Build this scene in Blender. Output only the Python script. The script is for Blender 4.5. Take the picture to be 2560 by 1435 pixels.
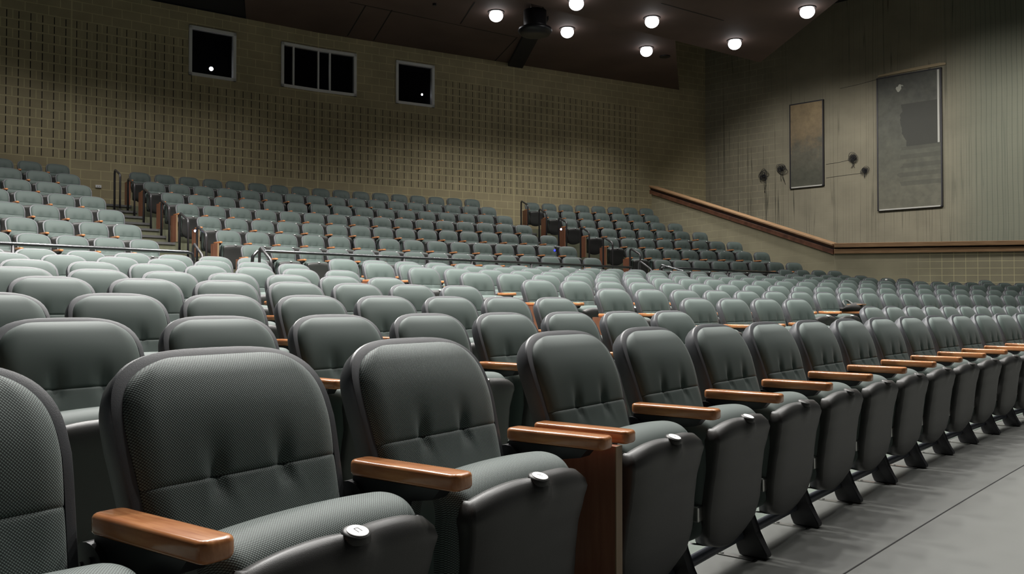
import bpy, bmesh, math, random
from math import sin, cos, pi, atan2, atan, exp
from mathutils import Vector, Matrix

for o in list(bpy.data.objects):
    bpy.data.objects.remove(o, do_unlink=True)
S = bpy.context.scene
C = S.collection
random.seed(7)
H = 0.935            # eye height above the flat front floor (metres)

# ------------------------------------------------------------------ camera, world, exposure
F = 2120.0
cam_d = bpy.data.cameras.new('camera')
cam_d.sensor_width = 36.0
cam_d.lens = 36.0 * F / 2560.0
cam_d.clip_start = 0.05
cam_d.clip_end = 200
cam = bpy.data.objects.new('camera', cam_d)
C.objects.link(cam)
cam.location = (0, 0, H)
cam.rotation_euler = (pi / 2 + atan(41.1 / F), 0, 0)
S.camera = cam
w = bpy.data.worlds.new('hall_ambient')
S.world = w
w.use_nodes = True
bg = w.node_tree.nodes['Background']
bg.inputs[0].default_value = (0.80, 0.85, 0.9, 1)
bg.inputs[1].default_value = 0.05
S.view_settings.view_transform = 'Standard'
S.view_settings.look = 'None'
S.view_settings.gamma = 1
S.view_settings.use_curve_mapping = False
S.view_settings.exposure = 0.0
LAMP_W = 700.0       # power of one ceiling downlight
LAMP_COL = (1.0, 0.975, 0.94)

# ------------------------------------------------------------------ materials
def mat(name, col=(0.5, 0.5, 0.5), rough=0.5, metal=0.0, **kw):
    m = bpy.data.materials.new(name)
    m.use_nodes = True
    b = m.node_tree.nodes['Principled BSDF']
    b.inputs['Base Color'].default_value = (*col, 1)
    b.inputs['Roughness'].default_value = rough
    b.inputs['Metallic'].default_value = metal
    for k, v in kw.items():
        b.inputs[k.replace('_', ' ')].default_value = v
    m['bsdf'] = 1
    return m

def N(m, t, **kw):
    n = m.node_tree.nodes.new(t)
    for k, v in kw.items():
        setattr(n, k, v)
    return n

def bs(m):
    return m.node_tree.nodes['Principled BSDF']

def L(m, a, b):
    m.node_tree.links.new(a, b)

def noise_col(m, a, b, scale, detail=4, coord='Object', stretch=(1, 1, 1), bump=0.0, lo=0.35, hi=0.65):
    tc = N(m, 'ShaderNodeTexCoord')
    mp = N(m, 'ShaderNodeMapping')
    mp.inputs['Scale'].default_value = stretch
    nz = N(m, 'ShaderNodeTexNoise')
    nz.inputs['Scale'].default_value = scale
    nz.inputs['Detail'].default_value = detail
    cr = N(m, 'ShaderNodeValToRGB')
    cr.color_ramp.elements[0].position = lo
    cr.color_ramp.elements[1].position = hi
    cr.color_ramp.elements[0].color = (*a, 1)
    cr.color_ramp.elements[1].color = (*b, 1)
    L(m, tc.outputs[coord], mp.inputs['Vector'])
    L(m, mp.outputs[0], nz.inputs['Vector'])
    L(m, nz.outputs['Fac'], cr.inputs[0])
    L(m, cr.outputs[0], bs(m).inputs['Base Color'])
    if bump:
        bp = N(m, 'ShaderNodeBump')
        bp.inputs['Strength'].default_value = bump
        bp.inputs['Distance'].default_value = 0.002
        L(m, nz.outputs['Fac'], bp.inputs['Height'])
        L(m, bp.outputs[0], bs(m).inputs['Normal'])
    return cr

FAB = (0.074, 0.102, 0.091)
M_fab = mat('grey_green_fabric', FAB, 0.62)
bs(M_fab).inputs['Sheen Weight'].default_value = 0.10
bs(M_fab).inputs['Sheen Roughness'].default_value = 0.4
noise_col(M_fab, (FAB[0]*.93, FAB[1]*.93, FAB[2]*.93), (FAB[0]*1.07, FAB[1]*1.07, FAB[2]*1.07), 900, 2)

def woven():
    m = mat('woven_dotted_fabric', FAB, 0.6)
    bs(m).inputs['Sheen Weight'].default_value = 0.2
    uv = N(m, 'ShaderNodeUVMap')
    mp = N(m, 'ShaderNodeMapping')
    mp.inputs['Rotation'].default_value = (0, 0, pi / 4)
    vo = N(m, 'ShaderNodeTexVoronoi')
    vo.inputs['Randomness'].default_value = 0.0
    vo.inputs['Scale'].default_value = 1 / 0.0037
    L(m, uv.outputs[0], mp.inputs['Vector'])
    L(m, mp.outputs[0], vo.inputs['Vector'])
    cr = N(m, 'ShaderNodeValToRGB')
    e = cr.color_ramp.elements
    e[0].position = 0.30
    e[0].color = (0.175, 0.235, 0.212, 1)
    e[1].position = 0.46
    e[1].color = (0.022, 0.028, 0.027, 1)
    L(m, vo.outputs['Distance'], cr.inputs[0])
    L(m, cr.outputs[0], bs(m).inputs['Base Color'])
    bp = N(m, 'ShaderNodeBump')
    bp.invert = True
    bp.inputs['Strength'].default_value = 0.6
    bp.inputs['Distance'].default_value = 0.0012
    L(m, vo.outputs['Distance'], bp.inputs['Height'])
    L(m, bp.outputs[0], bs(m).inputs['Normal'])
    return m
M_wov = woven()
M_plastic = mat('charcoal_plastic', (0.084, 0.088, 0.095), 0.40)
noise_col(M_plastic, (0.079, 0.083, 0.090), (0.090, 0.094, 0.101), 700, 2, bump=0.12)
M_pan = mat('dark_moulded_plastic', (0.040, 0.040, 0.038), 0.42)
noise_col(M_pan, (0.038, 0.038, 0.036), (0.045, 0.045, 0.042), 700, 2, bump=0.12)
M_black = mat('black_steel', (0.010, 0.010, 0.012), 0.4)
M_foot = mat('black_painted_foot', (0.014, 0.014, 0.016), 0.55)
M_wood = mat('varnished_cherry_wood', (0.35, 0.13, 0.05), 0.22)
bs(M_wood).inputs['Coat Weight'].default_value = 0.5
bs(M_wood).inputs['Coat Roughness'].default_value = 0.12
noise_col(M_wood, (0.46, 0.17, 0.066), (0.64, 0.285, 0.115), 22, 5, stretch=(6, 0.6, 3), lo=.3, hi=.7)
M_panel = mat('brown_veneer', (0.13, 0.05, 0.028), 0.4)
noise_col(M_panel, (0.23, 0.092, 0.052), (0.33, 0.14, 0.08), 14, 5, stretch=(4, 4, 0.35), lo=.3, hi=.7)
M_edge = mat('pale_veneer_edge', (0.30, 0.20, 0.11), 0.45)
M_white = mat('white_plate', (0.92, 0.92, 0.90), 0.35)
M_ink = mat('black_ink', (0.02, 0.02, 0.03), 0.6)
M_steel = mat('bare_steel', (0.62, 0.62, 0.60), 0.28, 1.0)
M_tube = mat('dark_grey_tube', (0.10, 0.108, 0.13), 0.4, 0.1)
M_rail = mat('dark_bronze_rail', (0.085, 0.082, 0.085), 0.3, 0.5)
M_railtop = mat('worn_steel_rail', (0.14, 0.145, 0.15), 0.22, 0.9)

M_floor = mat('grey_vinyl_floor', (0.16, 0.163, 0.15), 0.55)
noise_col(M_floor, (0.113, 0.117, 0.107), (0.122, 0.126, 0.116), 3.0, 6, lo=.3, hi=.75)
M_terr = mat('green_grey_terrace', (0.10, 0.125, 0.105), 0.7)
noise_col(M_terr, (0.088, 0.112, 0.092), (0.125, 0.150, 0.125), 1.6, 5)
M_step = mat('olive_step_riser', (0.165, 0.17, 0.105), 0.8)
M_nose = mat('grey_step_tread', (0.11, 0.11, 0.108), 0.6)
M_ceil = mat('brown_ceiling_panel', (0.10, 0.066, 0.054), 0.8)
noise_col(M_ceil, (0.088, 0.058, 0.048), (0.115, 0.076, 0.062), 0.7, 3)
M_dark = mat('black_ceiling_void', (0.012, 0.011, 0.011), 0.9)
M_frame = mat('pale_window_frame', (0.75, 0.75, 0.72), 0.5)
M_booth = mat('booth_black', (0.004, 0.004, 0.005), 0.9)
M_glass = mat('dark_booth_glass', (0.01, 0.01, 0.012), 0.06)
bs(M_glass).inputs['Alpha'].default_value = 0.35
bs(M_glass).inputs['Specular IOR Level'].default_value = 0.15
M_trim = mat('oak_trim', (0.27, 0.15, 0.07), 0.5)
noise_col(M_trim, (0.25, 0.145, 0.072), (0.40, 0.245, 0.13), 5, 5, stretch=(0.6, 0.6, 9), lo=.3, hi=.7)
M_trimred = mat('stained_red_trim', (0.13, 0.052, 0.03), 0.5)
noise_col(M_trimred, (0.10, 0.04, 0.024), (0.19, 0.08, 0.045), 6, 5)
M_trimdark = mat('trim_shadow_gap', (0.03, 0.017, 0.012), 0.8)
M_cable = mat('black_cable', (0.018, 0.018, 0.02), 0.5)
M_canvas = mat('dark_panel_frame', (0.016, 0.015, 0.02), 0.5)
M_lip = mat('pale_panel_lip', (0.5, 0.49, 0.44), 0.6)

def emit(name, col, st):
    m = mat(name, (0, 0, 0), 0.5)
    bs(m).inputs['Emission Color'].default_value = (*col, 1)
    bs(m).inputs['Emission Strength'].default_value = st
    return m
M_lamp = emit('lit_lamp_lens', (1.0, 0.985, 1.0), 6.0)
M_led = emit('blue_white_led', (0.45, 0.55, 1.0), 18.0)
M_led2 = emit('blue_led', (0.03, 0.04, 1.0), 3.0)
M_glint = emit('reflection_glow', (0.9, 0.92, 1.0), 25.0)  # glow of the imitated window reflections

def math_node(m, op, a, b=None):
    n = N(m, 'ShaderNodeMath', operation=op)
    for i, v in enumerate((a, b)):
        if v is None:
            continue
        if isinstance(v, (int, float)):
            n.inputs[i].default_value = v
        else:
            L(m, v, n.inputs[i])
    return n.outputs[0]

def step_between(m, x, lo, hi, soft=0.0):
    a = math_node(m, 'GREATER_THAN', x, lo)
    b = math_node(m, 'LESS_THAN', x, hi)
    return math_node(m, 'MULTIPLY', a, b)

def block_wall(name, c1, c2, mortar, bw=0.44, bh=0.22, offset=0.5, slots=None, cj=(), mort=0.010, fade=None, lines=None, mort_fade_lo=0.0, flute=None):
    """painted concrete block; uv in metres. slots=(u_end, v0, v1, (pu0,pu1,pv)) cuts the thin dark vertical slots of acoustic block"""
    m = mat(name, c1, 0.85)
    uv = N(m, 'ShaderNodeUVMap')
    sp = N(m, 'ShaderNodeSeparateXYZ')
    L(m, uv.outputs[0], sp.inputs[0])
    u, v = sp.outputs[0], sp.outputs[1]
    br = N(m, 'ShaderNodeTexBrick')
    br.offset = offset
    br.inputs['Scale'].default_value = 1.0
    br.inputs['Brick Width'].default_value = bw
    br.inputs['Row Height'].default_value = bh
    br.inputs['Mortar Size'].default_value = mort
    br.inputs['Mortar Smooth'].default_value = 0.2
    br.inputs['Bias'].default_value = 0.0
    br.inputs['Color1'].default_value = (*c1, 1)
    br.inputs['Color2'].default_value = (*c2, 1)
    br.inputs['Mortar'].default_value = (*mortar, 1)
    L(m, uv.outputs[0], br.inputs['Vector'])
    nz = N(m, 'ShaderNodeTexNoise')
    nz.inputs['Scale'].default_value = 1.3
    nz.inputs['Detail'].default_value = 6
    L(m, uv.outputs[0], nz.inputs['Vector'])
    tone = N(m, 'ShaderNodeMapRange')
    tone.inputs[1].default_value = 0.3
    tone.inputs[2].default_value = 0.7
    tone.inputs[3].default_value = 0.88
    tone.inputs[4].default_value = 1.1
    L(m, nz.outputs['Fac'], tone.inputs[0])
    col = br.outputs['Color']
    fac = br.outputs['Fac']
    if fade is not None:      # the joints fill up with paint along u
        mr = N(m, 'ShaderNodeMapRange')
        mr.inputs[1].default_value = fade[0]
        mr.inputs[2].default_value = fade[1]
        mr.inputs[3].default_value = 1.0
        mr.inputs[4].default_value = 0.0
        n2 = N(m, 'ShaderNodeTexNoise')
        n2.inputs['Scale'].default_value = 1.1
        L(m, uv.outputs[0], n2.inputs['Vector'])
        uu = math_node(m, 'ADD', u, math_node(m, 'MULTIPLY', math_node(m, 'SUBTRACT', n2.outputs['Fac'], 0.5), fade[2] if len(fade) > 2 else 1.5))
        L(m, uu, mr.inputs[0])
        mk = mr.outputs[0]
        if mort_fade_lo:
            mk = math_node(m, 'MAXIMUM', mk, mort_fade_lo)
        mx = N(m, 'ShaderNodeMix', data_type='RGBA')
        mx.inputs['A'].default_value = (*c1, 1)
        L(m, mk, mx.inputs['Factor'])
        L(m, col, mx.inputs['B'])
        col = mx.outputs['Result']
    mm = N(m, 'ShaderNodeMix', data_type='RGBA', blend_type='MULTIPLY')
    mm.inputs['Factor'].default_value = 1.0
    L(m, col, mm.inputs['A'])
    L(m, tone.outputs[0], mm.inputs['B'])
    col = mm.outputs['Result']
    for x in cj:
        k = step_between(m, u, x - 0.016, x + 0.016)
        m2 = N(m, 'ShaderNodeMix', data_type='RGBA')
        L(m, k, m2.inputs['Factor'])
        L(m, col, m2.inputs['A'])
        m2.inputs['B'].default_value = (*mortar, 1)
        col = m2.outputs['Result']
    if slots is not None:
        uend, v0, v1, plain = slots
        fu = math_node(m, 'FRACT', math_node(m, 'DIVIDE', math_node(m, 'ADD', u, 100 * 0.22 ), 0.22))
        fv = math_node(m, 'FRACT', math_node(m, 'DIVIDE', math_node(m, 'ADD', v, 100 * 0.22), 0.22))
        k = math_node(m, 'MULTIPLY', step_between(m, fu, 0.46, 0.54), step_between(m, fv, 0.12, 0.88))
        zone = math_node(m, 'MULTIPLY', step_between(m, v, v0, v1), math_node(m, 'LESS_THAN', u, uend))
        pl = math_node(m, 'MULTIPLY', step_between(m, u, plain[0], plain[1]), math_node(m, 'GREATER_THAN', v, plain[2]))
        zone = math_node(m, 'MULTIPLY', zone, math_node(m, 'SUBTRACT', 1.0, pl))
        k = math_node(m, 'MULTIPLY', k, zone)
        m2 = N(m, 'ShaderNodeMix', data_type='RGBA')
        L(m, k, m2.inputs['Factor'])
        L(m, col, m2.inputs['A'])
        m2.inputs['B'].default_value = (0.012, 0.008, 0.006, 1)
        col = m2.outputs['Result']
    if lines is not None:     # thin dark drip lines running down the painted wall
        mp = N(m, 'ShaderNodeMapping')
        mp.inputs['Scale'].default_value = (1.0, 0.011, 1.0)
        L(m, uv.outputs[0], mp.inputs['Vector'])
        n3 = N(m, 'ShaderNodeTexNoise')
        n3.inputs['Scale'].default_value = lines
        n3.inputs['Detail'].default_value = 1.0
        L(m, mp.outputs[0], n3.inputs['Vector'])
        d = math_node(m, 'ABSOLUTE', math_node(m, 'SUBTRACT', n3.outputs['Fac'], 0.5))
        ln = N(m, 'ShaderNodeMapRange')
        ln.inputs[1].default_value = 0.0
        ln.inputs[2].default_value = 0.013
        ln.inputs[3].default_value = 0.85
        ln.inputs[4].default_value = 0.0
        L(m, d, ln.inputs[0])
        n4 = N(m, 'ShaderNodeTexNoise')
        n4.inputs['Scale'].default_value = 0.55
        n4.inputs['Detail'].default_value = 3
        L(m, uv.outputs[0], n4.inputs['Vector'])
        g = N(m, 'ShaderNodeMapRange')
        g.inputs[1].default_value = 0.38
        g.inputs[2].default_value = 0.62
        g.inputs[3].default_value = 0.25
        g.inputs[4].default_value = 1.0
        L(m, n4.outputs['Fac'], g.inputs[0])
        k = math_node(m, 'MULTIPLY', ln.outputs[0], g.outputs[0])
        m2 = N(m, 'ShaderNodeMix', data_type='RGBA')
        L(m, k, m2.inputs['Factor'])
        L(m, col, m2.inputs['A'])
        m2.inputs['B'].default_value = (0.05, 0.048, 0.035, 1)
        col = m2.outputs['Result']
    if flute is not None:     # greenish ribbed paint towards the stage end
        mr = N(m, 'ShaderNodeMapRange')
        mr.inputs[1].default_value, mr.inputs[2].default_value = flute
        L(m, u, mr.inputs[0])
        wv_ = N(m, 'ShaderNodeTexNoise')
        wv_.inputs['Scale'].default_value = 0.5
        L(m, uv.outputs[0], wv_.inputs['Vector'])
        uu = math_node(m, 'ADD', u, math_node(m, 'MULTIPLY', wv_.outputs['Fac'], 0.08))
        fr = math_node(m, 'ABSOLUTE', math_node(m, 'SUBTRACT', math_node(m, 'FRACT', math_node(m, 'DIVIDE', uu, 0.13)), 0.5))
        ln = math_node(m, 'LESS_THAN', fr, 0.06)
        m1 = N(m, 'ShaderNodeMix', data_type='RGBA')
        L(m, math_node(m, 'MULTIPLY', mr.outputs[0], 0.75), m1.inputs['Factor'])
        L(m, col, m1.inputs['A'])
        m1.inputs['B'].default_value = (0.19, 0.205, 0.155, 1)
        m2 = N(m, 'ShaderNodeMix', data_type='RGBA')
        L(m, math_node(m, 'MULTIPLY', math_node(m, 'MULTIPLY', mr.outputs[0], ln), 0.6), m2.inputs['Factor'])
        L(m, m1.outputs['Result'], m2.inputs['A'])
        m2.inputs['B'].default_value = (0.09, 0.10, 0.08, 1)
        col = m2.outputs['Result']
    L(m, col, bs(m).inputs['Base Color'])
    bp = N(m, 'ShaderNodeBump')
    bp.inputs['Strength'].default_value = 0.25
    bp.inputs['Distance'].default_value = 0.004
    bp.invert = True
    L(m, fac, bp.inputs['Height'])
    L(m, bp.outputs[0], bs(m).inputs['Normal'])
    return m

# ------------------------------------------------------------------ mesh helpers
def obj(name, bm, m, parent=None, smooth=True, loc=None):
    me = bpy.data.meshes.new(name)
    bmesh.ops.recalc_face_normals(bm, faces=bm.faces)
    if smooth:
        for f in bm.faces:
            f.smooth = True
    bm.to_mesh(me)
    bm.free()
    for k in (m if isinstance(m, (list, tuple)) else [m]):
        me.materials.append(k)
    return obj_me(name, me, parent, loc)

def obj_me(name, me, parent=None, loc=None):
    o = bpy.data.objects.new(name, me)
    C.objects.link(o)
    if parent:
        o.parent = parent
    if loc:
        o.location = loc
    return o

def tag(o, label=None, cat=None, group=None, kind=None):
    if label: o['label'] = label
    if cat: o['category'] = cat
    if group: o['group'] = group
    if kind: o['kind'] = kind
    return o

def empty(name, loc=(0, 0, 0), rz=0.0):
    o = bpy.data.objects.new(name, None)
    o.empty_display_size = 0.1
    C.objects.link(o)
    o.location = loc
    o.rotation_euler = (0, 0, rz)
    return o

def struct(name, bm, m, smooth=False):
    o = obj(name, bm, m, None, smooth)
    o['kind'] = 'structure'
    return o

def box(bm, x0, x1, y0, y1, z0, z1, bev=0.0, seg=2, M=None):
    b = bmesh.new() if bev else bm
    vs = [b.verts.new((x, y, z)) for z in (z0, z1) for y in (y0, y1) for x in (x0, x1)]
    for q in ((0, 2, 3, 1), (4, 5, 7, 6), (0, 1, 5, 4), (2, 6, 7, 3), (0, 4, 6, 2), (1, 3, 7, 5)):
        b.faces.new([vs[i] for i in q])
    if bev:
        bmesh.ops.bevel(b, geom=b.edges[:], offset=bev, segments=seg, affect='EDGES', profile=0.5)
        if M is not None:
            b.transform(M)
        me = bpy.data.meshes.new('t')
        b.to_mesh(me)
        b.free()
        bm.from_mesh(me)
        bpy.data.meshes.remove(me)
    elif M is not None:
        bmesh.ops.transform(b, matrix=M, verts=vs)

def tube(bm, pts, r, n=8, closed=False):
    pts = [Vector(p) for p in pts]
    rings = []
    up = Vector((0, 0, 1))
    for i, p in enumerate(pts):
        a = pts[i - 1] if i > 0 else (pts[-1] if closed else p)
        b = pts[(i + 1) % len(pts)] if (i < len(pts) - 1 or closed) else p
        t = (b - a).normalized()
        s = t.cross(up)
        if s.length < 1e-3:
            s = t.cross(Vector((1, 0.3, 0)))
        s.normalize()
        q = s.cross(t).normalized()
        rings.append([bm.verts.new(p + r * (cos(2 * pi * k / n) * s + sin(2 * pi * k / n) * q)) for k in range(n)])
    m = len(rings)
    for i in range(m if closed else m - 1):
        A, B = rings[i], rings[(i + 1) % m]
        for k in range(n):
            bm.faces.new((A[k], A[(k + 1) % n], B[(k + 1) % n], B[k]))
    if not closed:
        bm.faces.new(rings[0][::-1])
        bm.faces.new(rings[-1])

def prism(bm, poly, x0, x1):
    """poly of (y, z) extruded along x"""
    A = [bm.verts.new((x0, y, z)) for y, z in poly]
    B = [bm.verts.new((x1, y, z)) for y, z in poly]
    n = len(poly)
    for i in range(n):
        bm.faces.new((A[i], A[(i + 1) % n], B[(i + 1) % n], B[i]))
    bm.faces.new(A[::-1])
    bm.faces.new(B)

def disc(bm, c, r, axis, n=20, h=0.01):
    c = Vector(c)
    ax = Vector(axis).normalized()
    a = ax.orthogonal().normalized()
    b = ax.cross(a)
    A = [bm.verts.new(c + r * (cos(2 * pi * k / n) * a + sin(2 * pi * k / n) * b)) for k in range(n)]
    B = [bm.verts.new(c + h * ax + r * (cos(2 * pi * k / n) * a + sin(2 * pi * k / n) * b)) for k in range(n)]
    for k in range(n):
        bm.faces.new((A[k], A[(k + 1) % n], B[(k + 1) % n], B[k]))
    bm.faces.new(A[::-1])
    bm.faces.new(B)

# ------------------------------------------------------------------ the folding seat  (local: +x along the row, -y towards the stage)
RECL = math.radians(16.0)
BH = 0.505                       # length of the back along its slope
BEND = 0.038
BB = BH * sin(RECL) + BEND              # how far forward its bottom end stands
Z0 = 0.847 - BH * cos(RECL)

def back_pt(x, h, d):
    """x across, h up along the back from its bottom, d out of the front face"""
    b = max(0.0, (h - 0.30) / (BH - 0.30))
    a = RECL + 2 * BEND / (BH - 0.30) * b * 0.95
    wv = BB - h * sin(RECL) - BEND * b * b + d * cos(a)
    z = Z0 + h * cos(RECL) + d * sin(a)
    return (x, -wv, z)

def half_w(h, W=0.245, top=BH, cr=0.155, ex=3.4):
    base = W - 0.030 * max(0.0, 1 - h / (top - cr)) if h < top - cr else W
    if h > top - cr:
        t = min(1.0, (h - (top - cr)) / cr)
        return base * (1 - t ** ex) ** (1 / ex)
    return base

def sm(t):
    t = max(0.0, min(1.0, t))
    return t * t * (3 - 2 * t)

def cushion_back(nu, nv):
    bm = bmesh.new()
    uvl = bm.loops.layers.uv.new('UVMap')
    top = BH - 0.017
    W = 0.225
    hs = 0.268                   # sewn seam with its two tufts
    grid = []
    hh = [top * (1 - (1 - j / nv) ** 1.6) for j in range(nv)] + [top]
    hh = sorted([q for q in hh if abs(q - hs) > 0.011] + [hs + q for q in (-0.009, -0.004, -0.0015, 0, 0.0015, 0.004, 0.009)])
    nv = len(hh) - 1
    for h in hh:
        row = []
        hw = half_w(h, W, top, 0.145, 3.3)
        for i in range(nu + 1):
            s = -1 + 2 * i / nu
            s = math.copysign(1 - (1 - abs(s)) ** 1.35, s)
            x = hw * s
            e = min(1.0, (W - abs(x)) / 0.05, (top - h) / 0.05 if h > top - 0.05 else 1.0)
            if hw < W:
                e = min(e, (1 - abs(s)) * hw / 0.05)
            edge = math.sqrt(max(0.0, 1 - (1 - max(0, e)) ** 2))
            d = 0.006 + 0.020 * edge
            d += 0.016 * edge * math.exp(-((h - 0.40) / 0.10) ** 2) * (1 - (x / 0.24) ** 2)
            d += 0.014 * edge * math.exp(-((h - 0.12) / 0.10) ** 2) * (1 - (x / 0.24) ** 2)
            # seam pulled in, tufts pulled deeper, folds running off them
            up = 0.050 if h > hs else 0.030
            seam = math.exp(-abs(h - hs) / 0.0022) * 0.006 + 0.002 * math.exp(-((h - hs) / 0.02) ** 2)
            d -= seam * (1 - 0.5 * (abs(x) / W) ** 2)
            for tx in (-0.075, 0.075):
                dx = x - tx
                sx = 0.014 + 0.24 * abs(h - hs) * (0.6 if h > hs else 1.0)
                d -= (0.016 if h > hs else 0.013) * math.exp(-(dx / sx) ** 2) * math.exp(-((h - hs) / up) ** 2)
                if h < hs:
                    for q in (-1, 1):
                        d += 0.003 * math.exp(-((dx - q * 0.45 * (hs - h) - q * 0.012) / 0.009) ** 2) * math.exp(-((h - hs) / 0.045) ** 2)
            row.append((x, h, d))
        grid.append(row)
    V = [[bm.verts.new(back_pt(*q)) for q in r] for r in grid]
    for j in range(nv):
        for i in range(nu):
            f = bm.faces.new((V[j][i], V[j][i + 1], V[j + 1][i + 1], V[j + 1][i]))
            for lp, (jj, ii) in zip(f.loops, ((j, i), (j, i + 1), (j + 1, i + 1), (j + 1, i))):
                lp[uvl].uv = (grid[jj][ii][0] + 1, grid[jj][ii][1] + 1)
    bmesh.ops.remove_doubles(bm, verts=bm.verts[:], dist=1e-5)
    return bm

def outline(n, W, top, cr, ex, inset=0.0, z_lo=0.0):
    pts = []
    hl = [z_lo + (top - cr - z_lo) * k / (n // 4) for k in range(n // 4)]
    k2 = n // 2 - n // 4
    ang = [pi / 2 * k / k2 for k in range(k2 + 1)]
    right = [(half_w(h, W, top, cr, ex), h) for h in hl]
    for a in ang:
        x = W * (cos(a) ** (2 / ex)) if a < pi / 2 - 1e-6 else 0.0
        y = top - cr + cr * (sin(a) ** (2 / ex))
        right.append((x, y))
    left = [(-x, y) for x, y in right[::-1][1:]]
    return right + left

def shell_back(n):
    bm = bmesh.new()
    inn = outline(n, 0.2245, BH - 0.0185, 0.145, 3.3)
    out = outline(n, 0.244, BH, 0.157, 3.3)
    def ring(o, d, k=1.0, drop=0.0):
        return [bm.verts.new(back_pt(x * k, max(0, h - drop), d)) for x, h in o]
    rings = [ring(inn, 0.000), ring(inn, 0.0112), ring([((a[0]*.5+b[0]*.5), (a[1]*.5+b[1]*.5)) for a, b in zip(inn, out)], 0.0108),
             ring([((a[0]*.14+b[0]*.86), (a[1]*.14+b[1]*.86)) for a, b in zip(inn, out)], 0.0088),
             ring(out, 0.0045), ring(out, -0.024, 0.999, 0.001), ring(out, -0.038, 0.985, 0.006), ring(out, -0.047, 0.90, 0.03), ring(out, -0.050, 0.5, 0.12)]
    m = len(inn)
    for A, B in zip(rings, rings[1:]):
        for i in range(m - 1):
            bm.faces.new((A[i], A[i + 1], B[i + 1], B[i]))
    R = rings[-1]
    for i in range(m // 2):
        a, b, c, d = R[i], R[i + 1], R[m - 2 - i], R[m - 1 - i]
        if b is c:
            bm.faces.new((a, b, d))
        else:
            bm.faces.new((a, b, c, d))
    # floor of the dish behind the cushion
    R = rings[0]
    for i in range(m // 2):
        a, b, c, d = R[i], R[i + 1], R[m - 2 - i], R[m - 1 - i]
        if b is c:
            bm.faces.new((a, b, d))
        else:
            bm.faces.new((a, b, c, d))
    # close the bottom
    for A, B in zip(rings, rings[1:]):
        pass
    return bm

def seat_cushion(nu, k):
    """tipped-up seat pad: a soft slab with a round front roll on top"""
    bm = bmesh.new()
    uvl = bm.loops.layers.uv.new('UVMap')
    prof = [(0.300, 0.175), (0.235, 0.150), (0.205, 0.19), (0.195, 0.30), (0.190, 0.42), (0.188, 0.485),
            (0.198, 0.525), (0.222, 0.554), (0.254, 0.568), (0.290, 0.571), (0.325, 0.563), (0.352, 0.543), (0.364, 0.516), (0.352, 0.48), (0.345, 0.33), (0.335, 0.22)]
    # densify with a closed Catmull-Rom
    P = []
    n = len(prof)
    for i in range(n):
        p0, p1, p2, p3 = (prof[(i + q) % n] for q in (-1, 0, 1, 2))
        for s in range(k):
            t = s / k
            P.append(tuple(0.5 * (2 * b + (c - a) * t + (2 * a - 5 * b + 4 * c - d) * t * t + (3 * b - a - 3 * c + d) * t ** 3) for a, b, c, d in zip(p0, p1, p2, p3)))
    cw = 0.272
    cz = 0.37
    rows = []
    for i in range(nu + 1):
        s = -1 + 2 * i / nu
        s = math.copysign(1 - (1 - abs(s)) ** 1.8, s)
        x = 0.228 * s
        e = max(0.0, (abs(x) - 0.185) / 0.043)
        r = math.sqrt(max(0.0, 1 - min(1, e) ** 2.2))
        q = []
        for (pw, pz) in P:
            kz = 0.012 * (1 - (x / 0.228) ** 2) * sm((pz - 0.5) / 0.07)
            q.append((x, cw + (pw - cw) * (0.25 + 0.75 * r), cz + (pz - cz) * (0.86 + 0.14 * r) + kz - 0.006))
        rows.append(q)
    V = [[bm.verts.new((x, -wv, z)) for x, wv, z in q] for q in rows]
    m = len(P)
    arc = [0.0]
    for i in range(m):
        a, b = P[i], P[(i + 1) % m]
        arc.append(arc[-1] + math.dist(a, b))
    for i in range(nu):
        for j in range(m):
            f = bm.faces.new((V[i][j], V[i + 1][j], V[i + 1][(j + 1) % m], V[i][(j + 1) % m]))
            for lp, (a, b) in zip(f.loops, ((i, j), (i + 1, j), (i + 1, j + 1), (i, j + 1))):
                lp[uvl].uv = (rows[a][0][0] + 1, arc[b] + 1)
    bm.faces.new(V[0][::-1])
    bm.faces.new(V[-1])
    return bm

def pan_surf(s, t):
    """front skin of the moulded pan of the tipped-up seat; s across -1..1, t from bottom 0 to top 1"""
    z = 0.110 + t * (0.552 - 0.110)
    keys = [(0.0, 0.115, 0.330), (0.06, 0.160, 0.347), (0.16, 0.195, 0.362), (0.32, 0.213, 0.372), (0.5, 0.208, 0.380), (0.66, 0.203, 0.390), (0.8, 0.211, 0.402), (0.9, 0.219, 0.408), (0.96, 0.214, 0.403), (1.0, 0.200, 0.388)]
    for (a, wa, fa), (b, wb, fb) in zip(keys, keys[1:]):
        if t <= b + 1e-9:
            q = sm((t - a) / (b - a)) * 0.5 + 0.5 * (t - a) / (b - a)
            hw, f = wa + (wb - wa) * q, fa + (fb - fa) * q
            break
    x = hw * s
    f -= 0.010 * abs(s) ** 6 + 0.004 * s * s
    f += 0.020 * math.exp(-(x / 0.030) ** 2) * math.exp(-((z - 0.535) / 0.036) ** 2)
    zz = z - 0.020 * (abs(s) ** 4) * sm((t - 0.75) / 0.25) + 0.018 * (s * s) * sm((0.25 - t) / 0.25)
    return x, f, zz

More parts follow.
